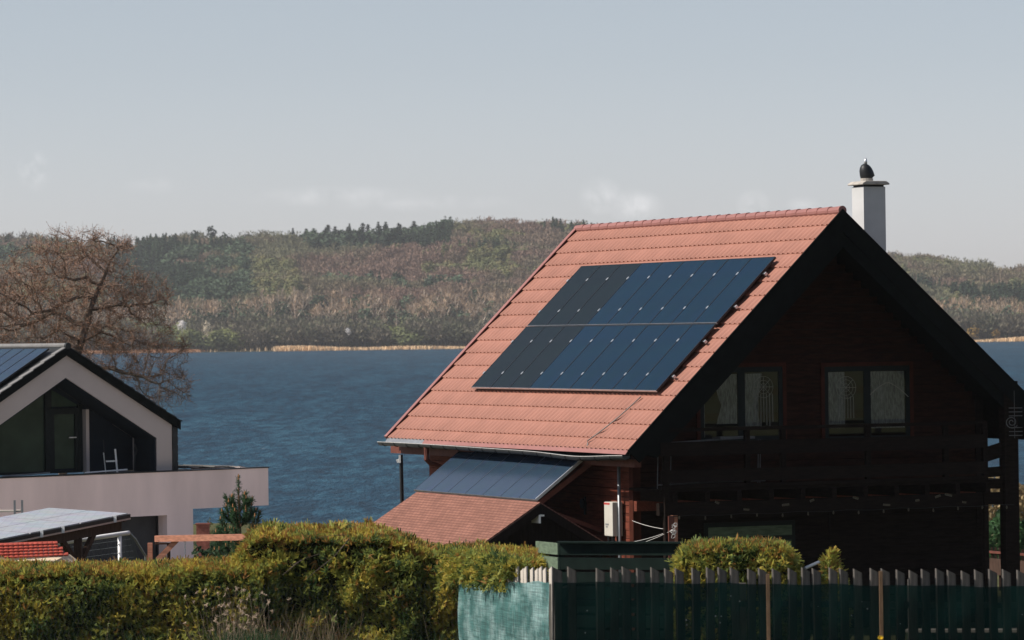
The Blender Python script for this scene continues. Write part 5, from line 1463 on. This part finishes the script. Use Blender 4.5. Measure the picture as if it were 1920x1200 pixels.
# ------------------------------------------------------------------ carport, playhouse, goal, swing beam, small things in the left garden
c1 = at(242, 962, 74.0); c0 = at(0, 1010.5, 70.0); cb = at(93, 951.5, 74.8)
A_ = (c0 - c1) * 1.55; B_ = cb - c1
cz = Vector((0, 0, 1)); nrm = A_.cross(B_).normalized()
if nrm.z < 0: nrm = -nrm
org = Vector((c1.x, c1.y, -5.6))
car = thing('carport', 'timber carport with flat white glaring solar panel roof', 'carport', org)
def KB(): return MB((-org.x, -org.y, -org.z))
for j in range(2):
    for i in range(4):
        b = KB(); p = c1 + A_ * (i / 4 + 0.004) + B_ * (j / 2 + 0.006); da = A_ * 0.242; db = B_ * 0.488
        b.prism([p, p + da, p + da + db, p + db], nrm * -0.03); b.build('roof_panel', M['pv_glare'], car)
b = KB(); b.beam(c1 - nrm * 0.05 - B_ * 0.01, c1 + A_ - nrm * 0.05 - B_ * 0.01, 0.03, 0.07, up=nrm); b.build('edge_rail', M['gutter'], car)
b = KB(); b.beam(c1 - nrm * 0.10 - B_ * 0.012, c1 + A_ - nrm * 0.10 - B_ * 0.012, 0.035, 0.03, up=nrm); b.build('edge_rail', M['alu'], car)
for s in (0.08, 0.345, 0.45):
    b = KB(); p = c1 + A_ * s - B_ * 0.016; b.box(p.x - 0.03, p.x + 0.03, p.y - 0.05, p.y - 0.03, p.z - 0.11, p.z + 0.01); b.build('clamp', M['sheen_white'], car)
b = KB(); b.beam(c1 + A_ * 0.03 - nrm * 0.22 + B_ * 0.05, c1 + A_ - nrm * 0.22 + B_ * 0.05, 0.10, 0.16, up=nrm); b.build('purlin', M['timber_dark'], car)
b = KB(); b.beam(c1 + A_ * 0.40 - nrm * 0.24 + B_ * 0.03, c1 + A_ - nrm * 0.24 + B_ * 0.03, 0.05, 0.10, up=nrm); b.build('red_fascia', M['red_paint'], car)
b = KB(); b.beam(c1 + A_ * 0.02 - nrm * 0.20 + B_ * 0.9, c1 + A_ - nrm * 0.20 + B_ * 0.9, 0.10, 0.14, up=nrm); b.build('purlin', M['timber_dark'], car)
for s in (0.02, 0.25, 0.5, 0.75):
    b = KB(); b.beam(c1 + A_ * s - nrm * 0.10, c1 + A_ * s + B_ - nrm * 0.10, 0.06, 0.10, up=nrm); b.build('rafter', M['timber_dark'], car)
for (s, t_) in ((0.24, 0.06), (0.60, 0.06), (0.92, 0.06), (0.24, 0.9), (0.92, 0.9)):
    b = KB(); p = c1 + A_ * s + B_ * t_; b.box(p.x - 0.07, p.x + 0.07, p.y - 0.07, p.y + 0.07, -5.6, p.z - 0.28); b.build('post', M['timber_dark'], car)
    for d in (-1, 1):
        b = KB(); b.beam(Vector((p.x, p.y, p.z - 0.80)), p + A_.normalized() * 0.55 * d + Vector((0, 0, -0.27 - 0.012 * d)), 0.08, 0.10); b.build('brace', M['timber_dark'], car)
tr = at(28, 957, 78)
tb = thing('timber_rack', 'pale board with two metal uprights seen above the carport roof', 'rack', (tr.x, tr.y, -5.7))
b = MB((-tr.x, -tr.y, 5.7)); b.box(tr.x - 0.6, tr.x + 0.10, tr.y, tr.y + 0.3, tr.z - 0.035, tr.z); b.build('board', M['pale_plank'], tb)
for dx in (0.0, 0.145):
    b = MB((-tr.x, -tr.y, 5.7)); b.box(tr.x + dx - 0.02, tr.x + dx + 0.02, tr.y - 0.03, tr.y - 0.002, -5.7, tr.z + 0.20); b.build('upright', M['pipe_grey'], tb)

h0 = at(-20, 1048, 61); h1 = at(128, 1042, 62.5)
ph = thing('playhouse', 'small wooden hut with red scalloped tile roof just behind the hedge', 'playhouse', (h1.x, h1.y, -5.1))
def PB(): return MB((-h1.x, -h1.y, 5.1))
ux = (h1 - h0).normalized(); up_ = Vector((-0.15, 1.0, 0.28)).normalized()
hl = (h1 - h0).length
b = PB()
for row in range(5):
    for k in range(13):
        s = hl - 0.05 - k * 0.115 - (row % 2) * 0.055 - row * 0.055
        p = h0 + ux * s + up_ * (row * 0.145) + Vector((0, 0, 0.02))
        pts = [p - ux * 0.055, p + ux * 0.055, p + ux * 0.055 + up_ * 0.20, p - ux * 0.055 + up_ * 0.20]
        mid = p - up_ * 0.035 + Vector((0, 0, 0.012))
        b.add([pts[0], mid, pts[1], pts[2] - Vector((0, 0, 0.03)), pts[3] - Vector((0, 0, 0.03)), pts[0] - Vector((0, 0, 0.02)), mid - Vector((0, 0, 0.025)), pts[1] - Vector((0, 0, 0.02))], [(0, 1, 2, 3, 4), (0, 5, 6, 1), (1, 6, 7, 2)])
b.build('tile_roof', M['clay'], ph)
b = PB(); b.prism([h0 + Vector((0, 0.02, 0.0)), h1 + Vector((0.02, 0.02, 0.0)), h1 + Vector((0.20, 0.0, -0.14)), h0 + Vector((0, 0.0, -0.14))], (0, 0.03, 0.02)); b.build('barge_plank', M['fresh_wood'], ph)
b = PB(); b.box(h0.x, h1.x - 0.05, h0.y + 0.25, h0.y + 1.1, -5.1, h0.z - 0.05); b.build('wall', M['fresh_wood'], ph)

g1 = at(242, 999, 76); g0 = at(70, 1024, 74.6)
goal = thing('soccer_goal', 'white tubed football goal with dark net in front of the garage', 'goal', (g1.x, g1.y, -5.6))
def GB(): return MB((-g1.x, -g1.y, 5.6))
b = GB(); b.tube([g0, g0.lerp(g1, 0.97), g1], 0.045, 10); b.build('crossbar', M['sheen_white'], goal, smooth=True)
for p in (g1 + (g0 - g1).normalized() * 0.22, g0):
    b = GB(); b.tube([p, (p.x, p.y, -5.6)], 0.040, 8); b.build('upright', M['sheen_white'], goal, smooth=True)
b = GB(); bk = Vector((g1.x + 0.25, g1.y + 0.6, -4.2)); b.tube([g1, g1.lerp(bk, 0.3) + Vector((0.02, 0, 0.02)), bk, (bk.x + 0.12, bk.y + 0.3, -5.6)], 0.022, 8); b.build('back_stay', M['pipe_grey'], goal)
b = GB()
for i in range(24):
    f = i / 23; p = g0.lerp(g1, f); q = Vector((p.x + 0.3, p.y + 0.8, -5.5)); b.tube([p, q], 0.005, 3, caps=False)
for i in range(14):
    f = (i + 1) / 15; b.tube([g0 + Vector((0.3 * f, 0.8 * f, (-5.5 - g0.z) * f)), g1 + Vector((0.3 * f, 0.8 * f, (-5.5 - g1.z) * f))], 0.005, 3, caps=False)
for i in range(16):
    f = i / 15; p = (g1 + (g0 - g1).normalized() * 0.2).lerp(g1 + Vector((0.05, 0.15, 0)), f); b.tube([p, (p.x + 0.30 * f, p.y + 0.5 * f, -5.5)], 0.005, 3, caps=False)
b.build('net', M['wire'], goal)

s0 = at(292, 1010, 68); s1 = at(468, 1006.5, 67.2)
sw = thing('swing_frame', 'reddish timber swing frame with a long top beam and hanging chain', 'swing frame', (s0.x, s0.y, -5.3))
def WB(): return MB((-s0.x, -s0.y, 5.3))
b = WB(); b.beam(s0, s1 + Vector((0.5, -0.02, 0)), 0.09, 0.105); b.build('top_beam', M['timber_red'], sw)
pp3 = at(287, 1018, 68.05)
b = WB(); b.box(pp3.x - 0.09, pp3.x - 0.01, pp3.y - 0.05, pp3.y + 0.05, -5.3, pp3.z); b.build('post', M['timber_red'], sw)
b = WB(); b.box(pp3.x + 0.02, pp3.x + 0.24, pp3.y + 0.02, pp3.y + 0.06, pp3.z - 0.03, pp3.z + 0.0); b.box(pp3.x + 0.24, pp3.x + 0.29, pp3.y - 0.05, pp3.y + 0.05, -5.3, pp3.z); b.build('post', M['timber_dark'], sw)
b = WB(); b.beam(at(295, 1050, 67.95), at(334, 1010, 67.95), 0.07, 0.09); b.build('brace', M['timber_red'], sw)
b = WB(); q = at(347, 1014, 67.9)
for k in range(9): b.tube([(q.x + 0.004 * (k % 2), q.y, q.z - k * 0.045), (q.x - 0.004 * (k % 2), q.y, q.z - k * 0.045 - 0.035)], 0.012, 5)
b.build('chain', M['alu'], sw)
bw0 = at(368, 984, 88); bw1 = at(404, 984, 88)
wall = thing('brick_wall', 'low red brick wall glimpsed beside the dark post of the modern house', 'wall', (bw0.x, bw0.y, -6.1))
b = MB((-bw0.x, -bw0.y, 6.1)); b.box(bw0.x, bw0.x + 0.28, bw0.y, bw0.y + 0.2, -6.1, bw0.z); b.build('bricks', M['brick'], wall)
b = MB((-bw0.x, -bw0.y, 6.1)); b.box(bw0.x - 0.02, bw0.x + 0.30, bw0.y - 0.03, bw0.y + 0.23, bw0.z, bw0.z + 0.03); b.build('coping', M['brick'], wall)

# young pine
def young_pine(px, top, base_y, Y, seed):
    r = np.random.default_rng(seed)
    t = at(px, top, Y); H = t.z + 5.3; o3 = Vector((t.x, t.y, -5.3))
    root = thing('young_pine', 'young dark green pine with upright orange candles behind the timber beam', 'pine tree', o3)
    Q = []; T = []; tb_ = MB(); tb_.tube([(0, 0, 0), (0.02, 0, H * 0.5), (0, 0, H * 0.92)], [0.06, 0.035, 0.012], 8)
    shoots = [((0.0, 0, H * 0.70), (0.0, 0, H * 0.985), 0.085)]
    for lvl, (z0, nn_, rad, rise) in enumerate([(0.22, 7, 0.62, 0.34), (0.34, 7, 0.60, 0.34), (0.46, 7, 0.52, 0.34), (0.56, 6, 0.42, 0.33), (0.66, 6, 0.30, 0.28), (0.76, 4, 0.15, 0.20)]):
        for k in range(nn_):
            a = 2 * math.pi * (k + 0.5 * (lvl % 2)) / nn_ + r.uniform(-0.25, 0.25)
            rd = rad * r.uniform(0.75, 1.1)
            p0 = np.array([0, 0, z0 * H]); p1 = p0 + np.array([math.cos(a) * rd * 0.7, math.sin(a) * rd * 0.7, rise * 0.35 * H * 0.4]); p2 = p0 + np.array([math.cos(a) * rd, math.sin(a) * rd, rise * H * 0.55 * r.uniform(0.8, 1.15)])
            shoots += [(p0 * 0.4 + p1 * 0.6, p1, 0.10), (p1, p2, 0.10)]
            tb_.tube([p0, p1, p2], [0.018, 0.012, 0.007], 5)
            for e in range(2):
                a2 = a + r.uniform(-0.9, 0.9); q2 = p1 + np.array([math.cos(a2) * 0.16, math.sin(a2) * 0.16, 0.16 * r.uniform(0.6, 1.3)])
                shoots.append((p1, q2, 0.09))
    for (p, q, nl) in shoots:
        p = np.array(p, float); q = np.array(q, float); L = np.linalg.norm(q - p); n = int(90 * max(L, 0.12) / 0.25)
        f = r.random(n)[:, None]; c = p + (q - p) * f; ax = (q - p) / max(L, 1e-6)
        d = unit(rand_unit(n, r) * 0.8 + ax * 0.75)
        ln = nl * r.uniform(0.7, 1.15, n)
        Q.append(quads_from(c + d * (ln / 2)[:, None], d, perp(d, r), ln, np.full(n, 0.011), 0.6))
        T.append(np.array([[0.042, 0.088, 0.04]]) * r.uniform(0.6, 1.5, (n, 1)))
    q = np.concatenate(Q); tt = np.concatenate(T)
    np_mesh('needles', q, M['leaf'], tt, parent=root)
    for f_ in range(len(tb_.m)): tb_.m[f_] = 0
    cb_ = tb_
    tips = [s_[1] for s_ in shoots if s_[1][2] > H * 0.45][::2] + [(0, 0, H * 0.97)]
    for t_ in tips: cb_.tube([t_, (t_[0], t_[1], t_[2] + 0.06)], [0.016, 0.006], 5, m=1)
    M['candle'] = mat('orange_candle', (0.42, 0.2, 0.09), 0.8, 0.1, 0.15, 20)
    cb_.build('trunk', [M['bark_pine'], M['candle']], root)
young_pine(447, 890, 1045, 72, 61)
def garden_bush(name, label, px, top, Y, wpx, base, col, seed, n=700, size=0.16):
    r = np.random.default_rng(seed); p = at(px, top, Y); w = wpx / FPX * Y / 2; H = p.z - base
    d = rand_unit(n, r); lump = 1 + 0.25 * np.sin(d[:, 0] * 6 + seed) * np.sin(d[:, 2] * 5)
    P = d * (lump * (1 - 0.45 * r.random(n) ** 2))[:, None] * np.array([w, w, H / 2]) + np.array([p.x, p.y, base + H / 2])
    dd = rand_unit(n, r)
    q = quads_from(P, dd, perp(dd, r), r.uniform(0.6, 1.2, n) * size, r.uniform(0.4, 0.7, n) * size, 0.5)
    o = np_mesh(name, q, M['leaf'], np.array([col]) * r.uniform(0.5, 1.4, (n, 1)), origin=(p.x, p.y, base))
    b = MB(); b.tube([(0, 0, 0), (0.02, 0, H * 0.7)], [0.05, 0.02], 6); b.build('stem', M['bark'], o)
    tag(o, label, 'bush')
garden_bush('garden_bush', 'pale yellow dry bush at the foot of the young pine', 470, 1018, 74, 50, -5.4, (0.40, 0.30, 0.14), 71, 500, 0.09)
garden_bush('garden_bush', 'dark green low pine bush under the timber beam', 395, 1012, 73, 80, -5.3, (0.03, 0.06, 0.03), 72, 1200, 0.09)
garden_bush('garden_bush', 'olive bush beyond the brick wall', 396, 984, 90, 30, -5.8, (0.10, 0.10, 0.04), 75, 400, 0.09)
garden_bush('garden_bush', 'bright green bush seen through the gap beside the dark house', 1880, 958, 96, 120, -6.0, (0.05, 0.11, 0.04), 73, 2200, 0.14)
garden_bush('garden_bush', 'tan flowering bush at the water seen through the balcony gap', 1872, 892, 128, 150, -6.6, (0.36, 0.27, 0.14), 74, 1500, 0.2)
wf0 = at(1846, 1034, 84); wf1 = at(1925, 1040, 83)
gf = thing('garden_fence', 'low dark fence with a red top rail beyond the house corner', 'fence', (wf0.x, wf0.y, -5.6))
b = MB((-wf0.x, -wf0.y, 5.6)); b.beam(wf0, wf1, 0.05, 0.05); b.build('top_rail', M['red_paint'], gf)
for i in range(12):
    b = MB((-wf0.x, -wf0.y, 5.6)); p = wf0.lerp(wf1, i / 11); b.box(p.x - 0.02, p.x + 0.02, p.y + 0.03, p.y + 0.05, -5.6, p.z + 0.10); b.build('bar', M['timber_dark'], gf)
b = MB((-wf0.x, -wf0.y, 5.6)); b.beam(wf0 - Vector((0, 0.05, 0.30)), wf1 - Vector((0, 0.05, 0.30)), 0.03, 0.34); b.build('board', M['timber_dark'], gf)

# ------------------------------------------------------------------ the big bare tree behind the modern house (grown towards a cloud of targets)
def big_tree():
    r = np.random.default_rng(5)
    Y0 = 116.0
    base = at(118, 820, Y0); base.z = -6.4
    guide = [[(118, 900), (124, 760), (140, 690), (152, 640), (163, 608), (168, 580), (178, 556), (188, 534), (198, 512)],
             [(163, 608), (140, 606), (118, 590), (96, 586), (70, 600), (40, 610)],
             [(168, 580), (200, 576), (240, 574), (275, 570), (300, 562)],
             [(178, 556), (150, 556), (118, 568), (95, 582), (60, 588)],
             [(188, 534), (160, 520), (140, 525), (110, 520)],
             [(152, 640), (130, 630), (110, 620), (85, 632)],
             [(152, 640), (190, 622), (215, 630), (250, 650)],
             [(140, 690), (190, 690), (240, 700), (300, 720)],
             [(140, 690), (90, 680), (30, 690)],
             [(198, 512), (206, 490), (222, 468)], [(198, 512), (180, 495), (165, 480)]]
    nodes = []; parent = []
    key = {}
    for li, l in enumerate(guide):
        dy = 0.0 if li == 0 else r.uniform(-1.2, 1.2)
        prev = None
        for i, (x, y) in enumerate(l):
            if i == 0 and (x, y) in key: prev = key[(x, y)]; continue
            f = i / max(1, len(l) - 1)
            p = at(x, y, Y0 + dy * f); p = np.array(p)
            if prev is None: nodes.append(p); parent.append(-1); prev = len(nodes) - 1
            else:
                d = np.linalg.norm(p - nodes[prev]); k = max(1, int(d / 0.22)); s = nodes[prev].copy()
                for j in range(1, k + 1):
                    q = s + (p - s) * j / k + (r.normal(size=3) * 0.025 if j < k else 0)
                    nodes.append(q); parent.append(prev); prev = len(nodes) - 1
            key[(x, y)] = prev
    # crown targets
    C = []
    def lobe(px, py, wx, wz, wy, n):
        c = np.array(at(px, py, Y0)); s = Y0 / FPX
        d = rand_unit(n, r) * (r.random((n, 1)) ** 0.38)
        C.append(c + d * np.array([wx * s, wy, wz * s]))
    lobe(110, 570, 185, 110, 2.6, 1500); lobe(150, 470, 110, 45, 1.8, 420); lobe(270, 560, 60, 55, 1.4, 260); lobe(230, 660, 130, 70, 2.0, 620)
    lobe(10, 620, 120, 100, 2.2, 500); lobe(310, 730, 65, 40, 1.2, 220); lobe(-70, 560, 80, 90, 2, 250)
    A = np.concatenate(C); alive = np.ones(len(A), bool)
    N = np.array(nodes); best = np.full(len(A), 1e9); bi = np.zeros(len(A), int)
    for s in range(0, len(N), 200):
        D = np.linalg.norm(A[:, None] - N[None, s:s + 200], axis=2); m = D.argmin(1); dm = D[np.arange(len(A)), m]
        u = dm < best; best[u] = dm[u]; bi[u] = m[u] + s
    step = 0.17
    for it in range(70):
        act = alive & (best < 2.6)
        if not act.any(): break
        own = bi[act]; vec = unit(A[act] - N[own])
        us, inv = np.unique(own, return_inverse=True)
        sv = np.zeros((len(us), 3)); np.add.at(sv, inv, vec)
        nd = unit(unit(sv) + r.normal(size=sv.shape) * 0.16 + np.array([0, 0, 0.05]))
        new = N[us] + nd * step
        s0_ = len(N); N = np.concatenate([N, new]); parent += us.tolist()
        D = np.linalg.norm(A[:, None] - new[None], axis=2); m = D.argmin(1); dm = D[np.arange(len(A)), m]
        u = dm < best; best[u] = dm[u]; bi[u] = m[u] + s0_
        alive &= best > 0.24
        if len(N) > 9000: break
    par = np.array(parent); n = len(N)
    kids = np.zeros(n, int); area = np.zeros(n)
    order = range(n - 1, -1, -1)
    for i in range(n):
        if par[i] >= 0: kids[par[i]] += 1
    E_ = 2.3; tipr = 0.0085
    acc = np.zeros(n)
    # children always come after parents except the guide links, which do too
    for i in order:
        if kids[i] == 0: acc[i] = tipr ** E_
        if par[i] >= 0: acc[par[i]] += acc[i]
    rad = np.minimum(acc ** (1 / E_) * 0.9, 0.21)
    # tapered 4-sided links
    b_v = []; q = []; big = []
    for i in range(n):
        j = par[i]
        if j < 0: continue
        q.append((N[j], N[i], min(rad[j], rad[i] * 1.6), rad[i]))
    P0 = np.array([a[0] for a in q]); P1 = np.array([a[1] for a in q]); R0 = np.array([a[2] for a in q]); R1 = np.array([a[3] for a in q])
    d = unit(P1 - P0); a = unit(np.cross(d, np.array([0.31, 0.77, 0.2]))); b2 = np.cross(d, a)
    faces = []
    k = 5
    for s in range(k):
        t0, t1 = 2 * math.pi * s / k, 2 * math.pi * (s + 1) / k
        e0 = a * math.cos(t0) + b2 * math.sin(t0); e1 = a * math.cos(t1) + b2 * math.sin(t1)
        faces.append(np.stack([P0 + e0 * R0[:, None], P0 + e1 * R0[:, None], P1 + e1 * R1[:, None], P1 + e0 * R1[:, None]], 1))
    faces = np.stack(faces, 1)
    thick = R1 > 0.022
    root = thing('bare_tree', 'large spreading leafless tree with reddish twigs behind the modern house', 'tree', base)
    off = np.array(base)
    np_mesh('trunk', faces[thick].reshape(-1, 4, 3) - off, M['bark'], parent=root)
    tintn = faces[~thick].reshape(-1, 4, 3)
    np_mesh('branches', tintn - off, M['twig'], np.array([[0.19, 0.145, 0.115]]) * r.uniform(0.7, 1.4, (len(tintn), 1)), parent=root)
    # fine twigs and swelling red brown buds
    th = np.where(rad < 0.02)[0]; m = 25000
    pick = th[r.integers(0, len(th), m)]
    pd = unit(N[pick] - N[np.maximum(par[pick], 0)])
    d = unit(pd * 0.6 + r.normal(size=(m, 3)) * 0.65 + np.array([0, 0, 0.15]))
    L = r.uniform(0.10, 0.34, m)
    c = N[pick] + d * (L / 2)[:, None] + r.normal(size=(m, 3)) * 0.04
    Q = [quads_from(c, d, perp(d, r), L, r.uniform(0.007, 0.013, m), 0.5)]
    T = [np.array([[0.215, 0.135, 0.095]]) * r.uniform(0.6, 1.5, (m, 1))]
    mb = 13000; sel = r.integers(0, m, mb); e = c[sel] + d[sel] * (L[sel] / 2)[:, None]
    dd = rand_unit(mb, r)
    Q.append(quads_from(e, dd, perp(dd, r), np.full(mb, 0.032), np.full(mb, 0.02), 0.6)); T.append(np.array([[0.32, 0.16, 0.095]]) * r.uniform(0.6, 1.4, (mb, 1)))
    np_mesh('twigs', np.concatenate(Q) - off, M['twig'], np.concatenate(T), parent=root)
big_tree()
# ------------------------------------------------------------------ air between here and the far hills
def build_haze():
    b = MB(); b.box(-1300, 1300, -40, 2700, -10.0, 92.0)
    m = bpy.data.materials.new('haze'); m.use_nodes = True
    t = m.node_tree; t.nodes.clear()
    v = t.nodes.new('ShaderNodeVolumePrincipled'); o = t.nodes.new('ShaderNodeOutputMaterial')
    v.inputs['Color'].default_value = (0.93, 0.94, 0.95, 1); v.inputs['Density'].default_value = HAZE
    v.inputs['Anisotropy'].default_value = 0.2
    t.links.new(v.outputs[0], o.inputs['Volume'])
    ob = b.build('haze', m); ob['kind'] = 'stuff'; ob['label'] = 'pale spring haze over the lake'
HAZE = 0.000075
build_haze()
